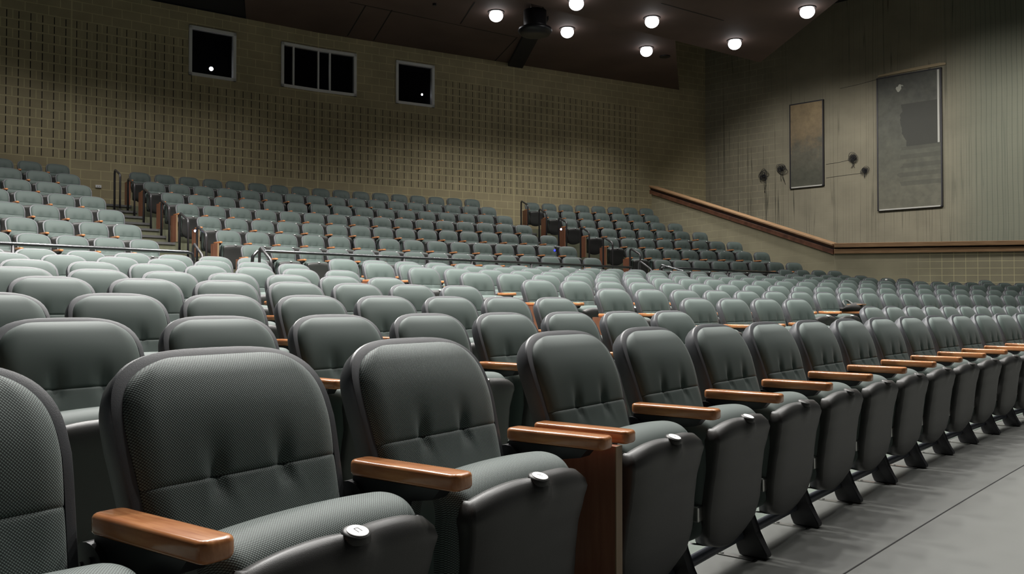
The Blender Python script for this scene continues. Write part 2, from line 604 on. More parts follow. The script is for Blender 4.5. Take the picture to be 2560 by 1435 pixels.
def seat_pan(nu, nv):
    bm = bmesh.new()
    G = []
    for j in range(nv + 1):
        t = 1 - (1 - j / nv) ** 1.15
        row = []
        for i in range(nu + 1):
            s = -1 + 2 * i / nu
            s = math.copysign(1 - (1 - abs(s)) ** 1.5, s)
            row.append(pan_surf(s, t))
        # side walls wrap back round the pad
        l, r = row[0], row[-1]
        row = [(l[0] + 0.004, l[1] - 0.055, l[2]), (l[0] - 0.007, l[1] - 0.020, l[2]), (l[0] - 0.005, l[1] - 0.007, l[2])] + row + [(r[0] + 0.005, r[1] - 0.007, r[2]), (r[0] + 0.007, r[1] - 0.020, r[2]), (r[0] - 0.004, r[1] - 0.055, r[2])]
        G.append(row)
    G.append([(x, f - 0.018, z - 0.001) for x, f, z in G[-1]])
    G.append([(x * .98, f - 0.034, z - 0.03) for x, f, z in G[-1]])
    G.insert(0, [(x * .94, f - 0.05, z - 0.006) for x, f, z in G[0]])
    V = [[bm.verts.new((x, -f, z)) for x, f, z in r] for r in G]
    for j in range(len(G) - 1):
        for i in range(len(G[0]) - 1):
            bm.faces.new((V[j][i], V[j][i + 1], V[j + 1][i + 1], V[j + 1][i]))
    # moulded boss that carries the number plate
    n = max(12, nu)
    B = []
    for k in range(10):
        a = k / 9
        rad = 0.0235 * (1.0 if k == 0 else 1.16 if k == 1 else 1.2 * (1 - ((k - 2) / 7.0) ** 2.2 * 0.75))
        zc = 0.5535 - 0.003 * (k > 0) - 0.072 * max(0.0, (k - 1) / 8)
        wc = 0.402 - (0.003 + 0.026 * ((k - 1) / 8) ** 1.6 if k > 0 else 0)
        B.append([bm.verts.new((rad * cos(q), -(wc + rad * 0.80 * sin(q)), zc - 0.30 * rad * sin(q))) for q in (2 * pi * i / n for i in range(n))])
    for A2, B2 in zip(B, B[1:]):
        for i in range(n):
            bm.faces.new((A2[i], A2[(i + 1) % n], B2[(i + 1) % n], B2[i]))
    bm.faces.new(B[0])
    bm.faces.new(B[-1][::-1])
    return bm

PLATE_C = Vector((0, -0.402, 0.5535))
PLATE_N = Vector((0, -0.35, 1)).normalized()

def plate(n=20):
    bm = bmesh.new()
    A = []
    a = Vector((1, 0, 0))
    b = PLATE_N.cross(a)
    for h, r in ((0, 0.0205), (0.0014, 0.0205), (0.0018, 0.0195)):
        A.append([bm.verts.new(PLATE_C + PLATE_N * h + r * (cos(2*pi*k/n) * a + 0.86 * sin(2*pi*k/n) * b)) for k in range(n)])
    for P, Q in zip(A, A[1:]):
        for i in range(n):
            bm.faces.new((P[i], P[(i+1) % n], Q[(i+1) % n], Q[i]))
    bm.faces.new(A[0][::-1])
    bm.faces.new(A[-1])
    return bm

ARM_Z = 0.590
def armrest(seg):
    bm = bmesh.new()
    box(bm, -0.030, 0.030, -0.418, -0.122, ARM_Z - 0.017, ARM_Z + 0.017, 0.0)
    vert_edges = [e for e in bm.edges if abs(e.verts[0].co.z - e.verts[1].co.z) > 0.01]
    bmesh.ops.bevel(bm, geom=vert_edges, offset=0.017, segments=seg, affect='EDGES', profile=0.5)
    hor = [e for e in bm.edges if abs(e.verts[0].co.z - e.verts[1].co.z) < 1e-5 and len(e.link_faces) == 2 and abs(abs(e.link_faces[0].normal.z) - abs(e.link_faces[1].normal.z)) > 0.5]
    bmesh.ops.bevel(bm, geom=hor, offset=0.009, segments=seg, affect='EDGES', profile=0.5)
    bmesh.ops.translate(bm, verts=bm.verts[:], vec=(-0.28, 0, 0))
    return bm

def stand():
    """cast standard between two seats, with its splayed front foot"""
    bm = bmesh.new()
    prism(bm, [(-0.13, 0.572), (-0.37, 0.572), (-0.35, 0.55), (-0.26, 0.535), (-0.235, 0.46), (-0.23, 0.2), (-0.15, 0.2), (-0.15, 0.42), (-0.125, 0.52)], -0.302, -0.258)
    return bm

def foot():
    bm = bmesh.new()
    prism(bm, [(-0.17, 0.215), (-0.285, 0.235), (-0.300, 0.15), (-0.322, 0.09), (-0.368, 0.018), (-0.364, 0.004), (-0.262, 0.004), (-0.250, 0.03), (-0.235, 0.10), (-0.20, 0.16)], -0.303, -0.257)
    bmesh.ops.bevel(bm, geom=bm.edges[:], offset=0.004, segments=1, affect='EDGES')
    return bm

def knuckle():
    bm = bmesh.new()
    disc(bm, (-0.314, -0.128, 0.515), 0.048, (1, 0, 0), 24, 0.068)
    for dy, dz in ((-0.012, 0.022), (0.016, 0.010)):
        disc(bm, (-0.3165, -0.128 + dy, 0.515 + dz), 0.005, (1, 0, 0), 8, 0.004)
    return bm

def floor_plate():
    bm = bmesh.new()
    box(bm, -0.335, -0.305, -0.325, -0.165, 0.0, 0.004)
    box(bm, -0.335, -0.300, -0.325, -0.165, 0.0, 0.003)
    disc(bm, (-0.320, -0.20, 0.004), 0.008, (0, 0, 1), 10, 0.004)
    return bm

def hinge(s):
    bm = bmesh.new()
    box(bm, s * 0.232 - 0.018, s * 0.232 + 0.018, -0.335, -0.295, 0.235, 0.285, 0.004)
    return bm

def end_panel():
    bm = bmesh.new()
    box(bm, -0.345, -0.316, -0.405, -0.09, 0.03, 0.573)
    return bm

def end_panel_edge():
    bm = bmesh.new()
    box(bm, -0.346, -0.315, -0.4085, -0.405, 0.03, 0.573)
    return bm

def mesh(name, bm, m, smooth=True):
    me = bpy.data.meshes.new(name)
    bmesh.ops.recalc_face_normals(bm, faces=bm.faces)
    if smooth:
        for f in bm.faces:
            f.smooth = True
    bm.to_mesh(me)
    bm.free()
    me.materials.append(m)
    return me

def auto(me, ang=40):
    a = math.radians(ang)
    bm = bmesh.new()
    bm.from_mesh(me)
    for e in bm.edges:
        e.smooth = not (len(e.link_faces) == 2 and e.calc_face_angle(0) > a)
    bm.to_mesh(me)
    bm.free()
    return me

MS = {}
for lod, (nu, nv, ns, nc, kc) in {'hi': (56, 72, 64, 40, 5), 'mid': (28, 36, 40, 20, 2), 'lo': (24, 24, 24, 8, 1)}.items():
    MS[lod] = {
        'backrest_cushion': mesh('backrest_cushion', cushion_back(nu, nv), M_fab),
        'backrest_shell': auto(mesh('backrest_shell', shell_back(ns), M_plastic), 38),
        'seat_cushion': mesh('seat_cushion', seat_cushion(nc, kc), M_fab),
        'seat_pan': auto(mesh('seat_pan', seat_pan({'hi': 40, 'mid': 16, 'lo': 8}[lod], {'hi': 30, 'mid': 18, 'lo': 10}[lod]), M_pan), 95),
        'number_plate': mesh('number_plate', plate(24 if lod == 'hi' else 12), M_white, False),
        'armrest': auto(mesh('armrest', armrest(4 if lod == 'hi' else 2), M_wood), 60),
    }
MS['wov'] = dict(MS['hi'])
for k in ('backrest_cushion', 'seat_cushion'):
    MS['wov'][k] = MS['hi'][k].copy()
    MS['wov'][k].materials[0] = M_wov
ME_stand = mesh('stand', stand(), M_black, False)
ME_foot = mesh('foot', foot(), M_foot, False)
ME_knuckle = mesh('hinge_cover', knuckle(), M_black, False)
ME_plate = mesh('floor_plate', floor_plate(), M_steel, False)
ME_hinge = [mesh('hinge', hinge(q), M_steel, False) for q in (-1, 1)]
ME_panel = mesh('end_panel', end_panel(), M_panel, False)
ME_edge = mesh('edge_strip', end_panel_edge(), M_edge, False)

PROTO = {}
def seat_proto(lod, plated, full, panel):
    key = (lod, plated, full, panel)
    if key in PROTO:
        return PROTO[key]
    root = empty('folding_seat')
    ms = MS[lod]
    obj_me('backrest_shell', ms['backrest_shell'], root)
    obj_me('backrest_cushion', ms['backrest_cushion'], root)
    obj_me('seat_cushion', ms['seat_cushion'], root)
    pan = obj_me('seat_pan', ms['seat_pan'], root)
    if plated:
        obj_me('number_plate', ms['number_plate'], pan)
    obj_me('armrest', ms['armrest'], root)
    st = obj_me('stand', ME_stand, root)
    if full:
        obj_me('foot', ME_foot, st)
        obj_me('hinge_cover', ME_knuckle, st)
        obj_me('floor_plate', ME_plate, st)
        for q in ME_hinge:
            obj_me('hinge', q, root)
    if panel:
        p = obj_me('end_panel', ME_panel, root)
        obj_me('edge_strip', ME_edge, p)
    PROTO[key] = [root, False]
    return PROTO[key]

def copy_tree(o, parent=None):
    c = o.copy()
    C.objects.link(c)
    if parent:
        c.parent = parent
    for ch in o.children:
        copy_tree(ch, c)
    return c

N_SEATS = 0
def place_seat(P, t, label, group, lod='lo', plated=True, full=False, panel=False):
    """P = floor point under the top of the back, t = heading of the row direction (clockwise from +y)"""
    global N_SEATS
    pr = seat_proto(lod, plated, full, panel)
    o = pr[0] if not pr[1] else copy_tree(pr[0])
    pr[1] = True
    o.location = P
    o.rotation_euler = (0, 0, pi / 2 - t)
    tag(o, label, 'seat', group)
    N_SEATS += 1
    return o

# ------------------------------------------------------------------ where the rows run
SP = 0.56
L1P = (0.1426, 2.6714, 0.6411, 0.0252, 0.1286)
def l1_pose(i):
    x0, y0, th, ka, gap = L1P
    s = (i - 2) * SP - (gap if i < 2 else 0)
    return x0 + (-cos(th + ka*s) + cos(th)) / ka, y0 + (sin(th + ka*s) - sin(th)) / ka, th + ka*s

A_C = (30.8157, -22.3444)
A_R = [40.9413, 42.0404, 43.2076, 44.5358, 46.0578, 47.4178, 48.6865, 49.9549]
A_Z = [-0.0491, 0.0475, 0.1573, 0.2604, 0.3895, 0.5162, 0.6429, 0.7]
A_PH = [-0.90921, -0.8919, -0.8876, -0.86782, -0.86655, -0.86064, -0.84527]
def a_pose(j, i):
    R = A_R[j]
    a = A_PH[j] + i * SP / R
    return A_C[0] + R * sin(a), A_C[1] + R * cos(a), atan2(cos(a), -sin(a))
A_N = [8, 7, 7, 6, 7, 7, 6]
B = {3: (2.4951, 8.4455, 0.8661, 0.0235, 0.0489, 2), 4: (2.6609, 9.7286, 0.87, 0.006, 0.1444, 4), 5: (1.5137, 10.0479, 0.8622, 0.0159, 0.2499, 3),
     6: (-0.0259, 10.366, 0.8584, 0.019, 0.3655, 1), 2: (3.9952, 8.5238, 0.7563, 0.0164, -0.0265, 2)}
for r_, d_, x_, z_ in ((7, 1.08, 1141.5, 0.459), (8, 2.12, 1027.0, 0.556), (9, 3.10, 937.0, 0.648)):
    # rows behind the sixth run parallel to it; each starts at its own seat along that parallel
    x0, y0, th, ka = B[6][:4]
    k_ = ka / (1 + ka * d_)
    bx, by = x0 - cos(th) * d_, y0 + sin(th) * d_
    best_ = min(((abs((bx + sin(th) * q * 0.01) / (by + cos(th) * q * 0.01) - (x_ - 1280) / F), q * 0.01) for q in range(-300, 300)))[1]
    B[r_] = (bx + (-cos(th + k_ * best_) + cos(th)) / k_, by + (sin(th + k_ * best_) - sin(th)) / k_, th + k_ * best_, k_, z_, 1)
def b_pose(r, i):
    x0, y0, th, ka, z, m = B[r]
    s = (i - m) * SP
    return x0 + (-cos(th + ka*s) + cos(th)) / ka, y0 + (sin(th + ka*s) - sin(th)) / ka, th + ka*s

U = [19.17991, -14.55893, -0.02156, 0.43137, 38.34085, 1.01384, 1.04722, 0.33665]
UR = [-0.00086, 0.00126, 0.00657, -0.0067, -0.00409, 0.00084, 0.00297]
UZ = [0.00693, -0.00608, -0.00184, -0.00105, -0.00195, 0.0033, 0.0007]
UB = {"U1c": [-0.682, 0.57043, 17], "U2c": [-0.68137, 0.55695, 17], "U3c": [-0.67932, 0.57557, 16], "U4c": [-0.67966, 0.56617, 16], "U5c": [-0.6772, 0.55588, 16], "U6c": [-0.67684, 0.57878, 15], "U7c": [-0.67439, 0.56068, 15], "U1r": [-0.43172, 0.57402, 8], "U2r": [-0.42896, 0.57354, 8], "U3r": [-0.42752, 0.58527, 8], "U4r": [-0.42531, 0.59156, 8], "U5r": [-0.42435, 0.54656, 9], "U6r": [-0.42246, 0.5573, 9], "U7r": [-0.41836, 0.55869, 8], "U1l": [-0.74569, 0.535, 3], "U2l": [-0.74807, 0.55227, 3], "U3l": [-0.74991, 0.55607, 3], "U4l": [-0.75111, 0.55895, 3], "U5l": [-0.76232, 0.5287, 4], "U6l": [-0.76467, 0.53876, 4], "U7l": [-0.77968, 0.52711, 5]}
def u_R(j): return U[4] + U[5] * j + (UR[j] if j < 7 else 0)
def u_z(j): return U[6] + U[7] * j + (UZ[j] if j < 7 else 0)
def u_xy(R, a):
    am = a + 0.45
    r = R + U[2] * am**2 * 20 + U[3] * am**3 * 20
    return U[0] + r * sin(a), U[1] + r * cos(a)
def u_pose(R, a):
    x, y = u_xy(R, a)
    x2, y2 = u_xy(R, a + 1e-4)
    return x, y, atan2(x2 - x, y2 - y)
DZ = H - 0.847        # height of a seat's top (eye-relative) -> height of the floor it stands on

def px(x, y, z):
    """picture position of a world point"""
    p = atan(41.1 / F)
    z -= H
    yy = y * cos(p) + z * sin(p)
    zz = -y * sin(p) + z * cos(p)
    return (1280 + F * x / yy, 717.5 - F * zz / yy) if yy > 0.05 else (-9e9, 0)
def off(x, y, t, u, wv):
    return x + sin(t) * u + cos(t) * wv, y + cos(t) * u - sin(t) * wv

ORD = ['', 'first', 'second', 'third', 'fourth', 'fifth', 'sixth', 'seventh', 'eighth', 'ninth', 'tenth', 'eleventh', 'twelfth', 'thirteenth', 'fourteenth', 'fifteenth', 'sixteenth', 'seventeenth', 'eighteenth', 'nineteenth', 'twentieth'] + ['twenty-' + q for q in ('first', 'second', 'third', 'fourth', 'fifth', 'sixth', 'seventh', 'eighth', 'ninth')]
ORD += ['thirtieth', 'thirty-first', 'thirty-second', 'thirty-third', 'thirty-fourth', 'thirty-fifth']
GL = 'folding seats of the lower tier'
GU = 'folding seats of the upper tier'

# corner, back wall and right-hand walls (plan points)
BW = [(-16.2, 15.67), (-10.34, 19.79), (-5.35, 23.30), (0.06, 26.35), (6.9, 30.15)]
CW = [(6.9, 30.15), (16.4, 21.31)]
WA = [(4.55, 27.6), (8.06, 21.2)]
WB = [(8.06, 21.2), (14.5, 19.99)]

# ------------------------------------------------------------------ SETTING: floors
def strip_floor(bm, Fa, Fb, za, zb=None):
    """tread between two polylines (same count), all at heights za[i]; riser at Fb from za to zb"""
    A = [bm.verts.new((x, y, z)) for (x, y), z in zip(Fa, za)]
    Bv = [bm.verts.new((x, y, z)) for (x, y), z in zip(Fb, za)]
    for i in range(len(A) - 1):
        f = bm.faces.new((A[i], A[i+1], Bv[i+1], Bv[i]))
        f.material_index = 0
    if zb is not None:
        D = [bm.verts.new((x, y, z)) for (x, y), z in zip(Fb, zb)]
        for i in range(len(A) - 1):
            f = bm.faces.new((Bv[i], Bv[i+1], D[i+1], D[i]))
            f.material_index = 1

def lower_line(r, wv):
    """front line of lower row r (2..9): through the left block, across the aisle, through the right block; 40 points"""
    j = r - 2
    pts, zs = [], []
    n = 20
    if r == 9:
        last = (-3.7 - 0.0, 12.9)
        for k in range(n):
            R = A_R[7]
            a0 = -0.90; a1 = -0.79
            a = a0 + (a1 - a0) * k / (n - 1)
            x, y, t = A_C[0] + R*sin(a), A_C[1] + R*cos(a), atan2(cos(a), -sin(a))
            pts.append(off(x, y, t, 0, wv + 0.12)); zs.append(-0.2 + H)
    else:
        for k in range(n):
            i = -9 + (A_N[j] + 8.5) * k / (n - 1)
            x, y, t = a_pose(j, i)
            pts.append(off(x, y, t, 0, wv)); zs.append(A_Z[j] + DZ)
    for k in range(n):
        i = -0.5 + 27 * k / (n - 1)
        x, y, t = b_pose(r, i)
        pts.append(off(x, y, t, 0, wv)); zs.append((B[r][4] + DZ) if r < 9 else (-0.2 + H))
    return pts, zs

bm = bmesh.new()
lines = [lower_line(r, 0.50) for r in range(2, 10)]
ua = [-0.92 + (0.72) * k / 39 for k in range(40)]
ufront = [u_xy(u_R(0) - 0.50, a) for a in ua]
for q in range(8):
    Fa, za = lines[q]
    if q < 7:
        Fb, zb = lines[q + 1]
    else:
        Fb, zb = ufront, [u_z(0) + DZ] * 40
    strip_floor(bm, Fa, Fb, za, zb)
f0, z0 = lines[0]
fr = [(x, y) for x, y in f0]
A0 = [bm.verts.new((x, y, 0.0)) for x, y in fr]
A1 = [bm.verts.new((x, y, z)) for (x, y), z in zip(fr, z0)]
for i in range(39):
    bm.faces.new((A0[i], A0[i+1], A1[i+1], A1[i])).material_index = 1
struct('floor_lower_tier', bm, [M_terr, M_terr])

bm = bmesh.new()
# flat front floor, reaching back under the first rows
for (x0, y0, x1, y1) in ((-30, -14, 40, 40),):
    vs = [bm.verts.new(p) for p in ((x0, y0, 0), (x1, y0, 0), (x1, y1, 0), (x0, y1, 0))]
    bm.faces.new(vs)
struct('floor_front', bm, M_floor)

# grey vinyl seam in front of the first row
bm = bmesh.new()
def ground(xp, yp):
    dv = (yp - 717.5 - 41.1)
    Y = F * H / dv
    return ((xp - 1280) / F * Y, Y)
g0, g1 = ground(2090, 1435), ground(2560, 1157)
d = Vector((g1[0] - g0[0], g1[1] - g0[1]))
d.normalize()
nrm = Vector((-d.y, d.x))
pts = []
for s in range(-6, 40):
    q = Vector(g0) + d * (s * 0.4)
    q += nrm * (-0.0035 * (s * 0.4 - 1.5) * (s * 0.4 - 1.5))
    pts.append(q)
va = [bm.verts.new((p.x - nrm.x*.0028, p.y - nrm.y*.0028, 0.0015)) for p in pts]
vb = [bm.verts.new((p.x + nrm.x*.0028, p.y + nrm.y*.0028, 0.0015)) for p in pts]
for i in range(len(pts) - 1):
    bm.faces.new((va[i], va[i+1], vb[i+1], vb[i]))
struct('trim_floor_seam', bm, M_dark)

# painted strip the front row is bolted to
bm = bmesh.new()
Fa, Fb = [], []
for q in range(60):
    i = -8 + q * 0.5
    x, y, t = l1_pose(i)
    Fa.append(off(x, y, t, 0, 0.17)); Fb.append(off(x, y, t, 0, -0.75))
strip_floor(bm, Fa, Fb, [0.002] * 60)
struct('floor_front_strip', bm, M_terr)

bm = bmesh.new()
for j in range(7):
    Fa = [u_xy(u_R(j) - 0.50, a) for a in ua]
    Rb = u_R(j + 1) - 0.50 if j < 6 else u_R(6) + 0.85
    Fb = [u_xy(Rb, a) for a in ua]
    strip_floor(bm, Fa, Fb, [u_z(j) + DZ] * 40, [u_z(j + 1) + DZ] * 40 if j < 6 else None)
struct('floor_upper_tier', bm, [M_nose, M_step])

# intermediate steps in the two stairs of the upper tier
def stairs(name, a_lo, a_hi):
    bm = bmesh.new()
    for j in range(0, 7):
        R1 = u_R(j) - 0.50
        R0 = R1 - 0.46
        z1 = u_z(j) + DZ
        zl = (u_z(j - 1) + DZ) if j else (-0.2 + H)
        zm = (z1 + zl) / 2
        aa = [a_lo + (a_hi - a_lo) * k / 4 for k in range(5)]
        for (Ra, Rb, z, h) in ((R0, R1 + 0.001, zm, zm - zl), (R1 - 0.0, R1 + 0.3, z1 + 0.004, 0.0)):
            if h:
                lo_ = [bm.verts.new((*u_xy(Ra, a), zl)) for a in aa]
                hi_ = [bm.verts.new((*u_xy(Ra, a), z - 0.04)) for a in aa]
                for k in range(4):
                    bm.faces.new((lo_[k], lo_[k+1], hi_[k+1], hi_[k])).material_index = 1
            # nosing and tread
            n0 = [bm.verts.new((*u_xy(Ra - 0.025, a), z - 0.045)) for a in aa]
            n1 = [bm.verts.new((*u_xy(Ra - 0.025, a), z)) for a in aa]
            n2 = [bm.verts.new((*u_xy(Rb, a), z)) for a in aa]
            for k in range(4):
                bm.faces.new((n0[k], n0[k+1], n1[k+1], n1[k])).material_index = 0
                bm.faces.new((n1[k], n1[k+1], n2[k+1], n2[k])).material_index = 0
    return struct(name, bm, [M_nose, M_step])
stairs('floor_handrail_stairs', -0.7165, -0.689)
stairs('floor_second_stairs', -0.4695, -0.4385)

# ------------------------------------------------------------------ SETTING: walls
ZS = 3.375 + H        # lower edge of the slotted courses
ZT = 7.48 + H
c_blk, c_blk2, c_mor = (0.38, 0.325, 0.195), (0.41, 0.35, 0.21), (0.56, 0.50, 0.28)
# u runs along the wall with 0 at the second plan point; every segment is a whole number of half blocks
seglen = [math.dist(a, b) for a, b in zip(BW, BW[1:])]
u0s = [-6.6 - 0.0, 0.0, 6.16, 12.32]
u1s = [0.0, 6.16, 12.32, 12.32 + seglen[3]]
w_end = 12.32 + 4.75
M_back = block_wall('acoustic_block_wall', c_blk, c_blk2, c_mor, cj=(0.0, 6.16, 12.32), slots=(w_end, 0.0, 3.3, (2.9, 9.85, 2.2)))
bm = bmesh.new()
uvl = bm.loops.layers.uv.new('UVMap')
# booth window openings, each (segment, u0, u1, z0, z1) in plan metres
def seg_pt(k, u):
    t = (u - u0s[k]) / (u1s[k] - u0s[k])
    (xa, ya), (xb, yb) = BW[k], BW[k + 1]
    return xa + (xb - xa) * t, ya + (yb - ya) * t
def seg_u(k, xp):
    lo, hi = u0s[k] - 3, u1s[k] + 3
    for _ in range(60):
        m_ = (lo + hi) / 2
        x, y = seg_pt(k, m_)
        if px(x, y, H)[0] < xp: lo = m_
        else: hi = m_
    return (lo + hi) / 2
def wall_z(k, xp, yp):
    x, y = seg_pt(k, seg_u(k, xp))
    return H + (717.5 + 41.1 - yp) * y / F
wins = []
for (k, xa, xb, ya, yb) in ((1, 467, 585.5, 66.5, 190), (1, 699, 793.5, 104, 220), (2, 793.5, 888.5, 116, 233), (2, 987.5, 1084, 152, 262)):
    ub = (seg_u(k, xa), seg_u(k, xb))
    wins.append([k, ub[0], ub[1], 0, 0])
def zz(k, x_, y_): return wall_z(k, x_, y_)
wins[0][3:] = [zz(1, 465, 184), zz(1, 470, 59)]
wins[1][3:] = [zz(1, 699, 213.5), zz(1, 701, 101)]
wins[2][3:] = [wins[1][3], wins[1][4]]
wins[1][2] = u1s[1]
wins[2][1] = u0s[2]
wins[3][3:] = [zz(2, 988, 256), zz(2, 990, 148)]
for k in range(4):
    cuts = [u0s[k]]
    mine = [q for q in wins if q[0] == k]
    us = sorted({u0s[k], u1s[k], *[q[1] for q in mine], *[q[2] for q in mine]})
    zs = sorted({0.0, ZT if k < 3 else 9.6 + H, *[q[3] for q in mine], *[q[4] for q in mine]})
    for ua_, ub_ in zip(us, us[1:]):
        for za_, zb_ in zip(zs, zs[1:]):
            if any(q[1] - 1e-6 <= ua_ and ub_ <= q[2] + 1e-6 and q[3] - 1e-6 <= za_ and zb_ <= q[4] + 1e-6 for q in mine):
                continue
            P = [(*seg_pt(k, ua_), za_), (*seg_pt(k, ub_), za_), (*seg_pt(k, ub_), zb_), (*seg_pt(k, ua_), zb_)]
            f = bm.faces.new([bm.verts.new(p) for p in P])
            for lp, (uu, vv) in zip(f.loops, ((ua_, za_), (ub_, za_), (ub_, zb_), (ua_, zb_))):
                lp[uvl].uv = (uu, vv - ZS)
bmesh.ops.remove_doubles(bm, verts=bm.verts[:], dist=1e-4)
struct('wall_back', bm, M_back)

def flat_wall(name, pts, z0, z1, m, uvoff=(0, 0), flip=False):
    """vertical wall through plan points; z1 may be a list of heights"""
    bm = bmesh.new()
    uvl = bm.loops.layers.uv.new('UVMap')
    u = 0.0
    for i, (a, b) in enumerate(zip(pts, pts[1:])):
        d_ = math.dist(a, b)
        za, zb = (z1[i], z1[i+1]) if isinstance(z1, (list, tuple)) else (z1, z1)
        P = [(*a, z0), (*b, z0), (*b, zb), (*a, za)]
        f = bm.faces.new([bm.verts.new(p) for p in P])
        for lp, q in zip(f.loops, ((u, z0), (u + d_, z0), (u + d_, zb), (u, za))):
            lp[uvl].uv = (q[0] + uvoff[0], q[1] + uvoff[1])
        u += d_
    return struct(name, bm, m)
M_cw = block_wall('stained_plaster_wall', (0.27, 0.245, 0.175), (0.275, 0.25, 0.178), (0.38, 0.34, 0.23), fade=(1.8, 3.4, 1.6), lines=5.5, mort=0.011, flute=(7.6, 9.0))
flat_wall('wall_right', CW, 0.0, 9.6 + H, M_cw, (0.0, -ZS))

# low block wall that follows the rake, then runs level, with its capping rail
def thick(pts, th):
    out = []
    for i in range(len(pts)):
        a = Vector(pts[max(0, i-1)]); b = Vector(pts[min(len(pts)-1, i+1)])
        d_ = (b - a).normalized()
        out.append((pts[i][0] - d_.y * -th, pts[i][1] + d_.x * -th))
    return out
LOWW = [WA[0], WA[1], WB[1]]
RZ = [3.80 + H, 1.44 + H, 1.44 + H + 0.02]
M_wa = block_wall('painted_block_wall', (0.32, 0.29, 0.19), (0.335, 0.30, 0.198), (0.42, 0.38, 0.24), mort=0.010, fade=(1.5, 6.5, 2.0), mort_fade_lo=0.2)
M_wb = block_wall('stack_bond_block_wall', (0.37, 0.335, 0.225), (0.375, 0.34, 0.228), (0.70, 0.64, 0.38), bw=0.27, bh=0.172, offset=0.0, mort=0.007, fade=(-4.0, -5.2, 0.8))
bmx = bmesh.new()
def low_wall(name, a, b, za, zb, m, u_off, v_off, th=0.2):
    bm = bmesh.new()
    uvl = bm.loops.layers.uv.new('UVMap')
    a, b = Vector(a), Vector(b)
    d_ = (b - a).normalized()
    nb = Vector((-d_.y, d_.x))          # away from the seats
    ln = (b - a).length
    def face(P, Q):
        f = bm.faces.new([bm.verts.new(p) for p in P])
        for lp, q in zip(f.loops, Q):
            lp[uvl].uv = q
    A0 = a + nb * th; B0 = b + nb * th
    face([(*a, 0), (*b, 0), (*b, zb), (*a, za)], [(u_off, v_off), (ln + u_off, v_off), (ln + u_off, zb + v_off), (u_off, za + v_off)])
    face([(*B0, 0), (*A0, 0), (*A0, za), (*B0, zb)], [(u_off, v_off), (ln + u_off, v_off), (ln + u_off, za + v_off), (u_off, zb + v_off)])
    face([(*a, za), (*b, zb), (*B0, zb), (*A0, za)], [(0, 0), (ln, 0), (ln, .01), (0, .01)])
    face([(*A0, 0), (*a, 0), (*a, za), (*A0, za)], [(0, v_off), (th, v_off), (th, za + v_off), (0, za + v_off)])
    face([(*b, 0), (*B0, 0), (*B0, zb), (*b, zb)], [(0, v_off), (th, v_off), (th, zb + v_off), (0, zb + v_off)])
    bmesh.ops.remove_doubles(bm, verts=bm.verts[:], dist=1e-4)
    return struct(name, bm, m)
low_wall('wall_low_raked', WA[0], WA[1], RZ[0], RZ[1], M_wa, 0, 0)
lenB = math.dist(*WB)
low_wall('wall_low_level', WB[0], WB[1], RZ[1], RZ[2], M_wb, -lenB, -(1.44 + H) + 0.065)

def rail_trim(name, a, b, za, zb, ext=0.0, boards=None):
    """two oak boards with a shadow gap between them, on top of the low wall"""
    a, b = Vector(a), Vector(b)
    d_ = (b - a).normalized()
    nb = Vector((-d_.y, d_.x))
    root = empty(name, (0, 0, 0))
    root['kind'] = 'structure'
    for nm, z0_, z1_, f0_, f1_, m in boards or (('lower_board', -0.20, -0.08, -0.045, 0.22, M_trim), ('shadow_gap', -0.08, -0.045, -0.022, 0.20, M_trimdark), ('upper_board', -0.045, 0.065, -0.075, 0.26, M_trim)):
        bm = bmesh.new()
        P = []
        for (p, z) in ((a - d_ * ext, za), (b, zb)):
            for (f, zz_) in ((f0_, z0_), (f1_, z0_), (f1_, z1_), (f0_, z1_)):
                q = p + nb * f
                P.append(bm.verts.new((q.x, q.y, z + zz_)))
        for q in ((0, 1, 2, 3), (7, 6, 5, 4), (0, 4, 5, 1), (1, 5, 6, 2), (2, 6, 7, 3), (3, 7, 4, 0)):
            bm.faces.new([P[i] for i in q])
        bmesh.ops.bevel(bm, geom=bm.edges[:], offset=0.006, segments=1, affect='EDGES')
        obj(nm, bm, m, root, False)
    return root
rail_trim('trim_1', WA[0], WA[1], RZ[0], RZ[1], 0.05,
          (('lower_board', -0.215, -0.095, -0.045, 0.22, M_trimred), ('shadow_gap', -0.095, -0.045, -0.005, 0.20, M_trimdark), ('middle_board', -0.045, 0.0, -0.03, 0.24, M_trimred), ('top_board', 0.0, 0.05, -0.075, 0.26, M_trim)))
rail_trim('trim_2', WB[0], WB[1], RZ[1], RZ[2])

# ------------------------------------------------------------------ SETTING: ceiling
bdir = Vector((BW[3][0] - BW[2][0], BW[3][1] - BW[2][1])).normalized()
bnor = Vector((bdir.y, -bdir.x))          # from the back wall towards the stage
CZ = 7.48 + H
def on_ceiling(xp, yp, z):
    Y = F * (z - H) / (717.5 + 41.1 - yp)
    return Vector(((xp - 1280) / F * Y, Y))
bm = bmesh.new()
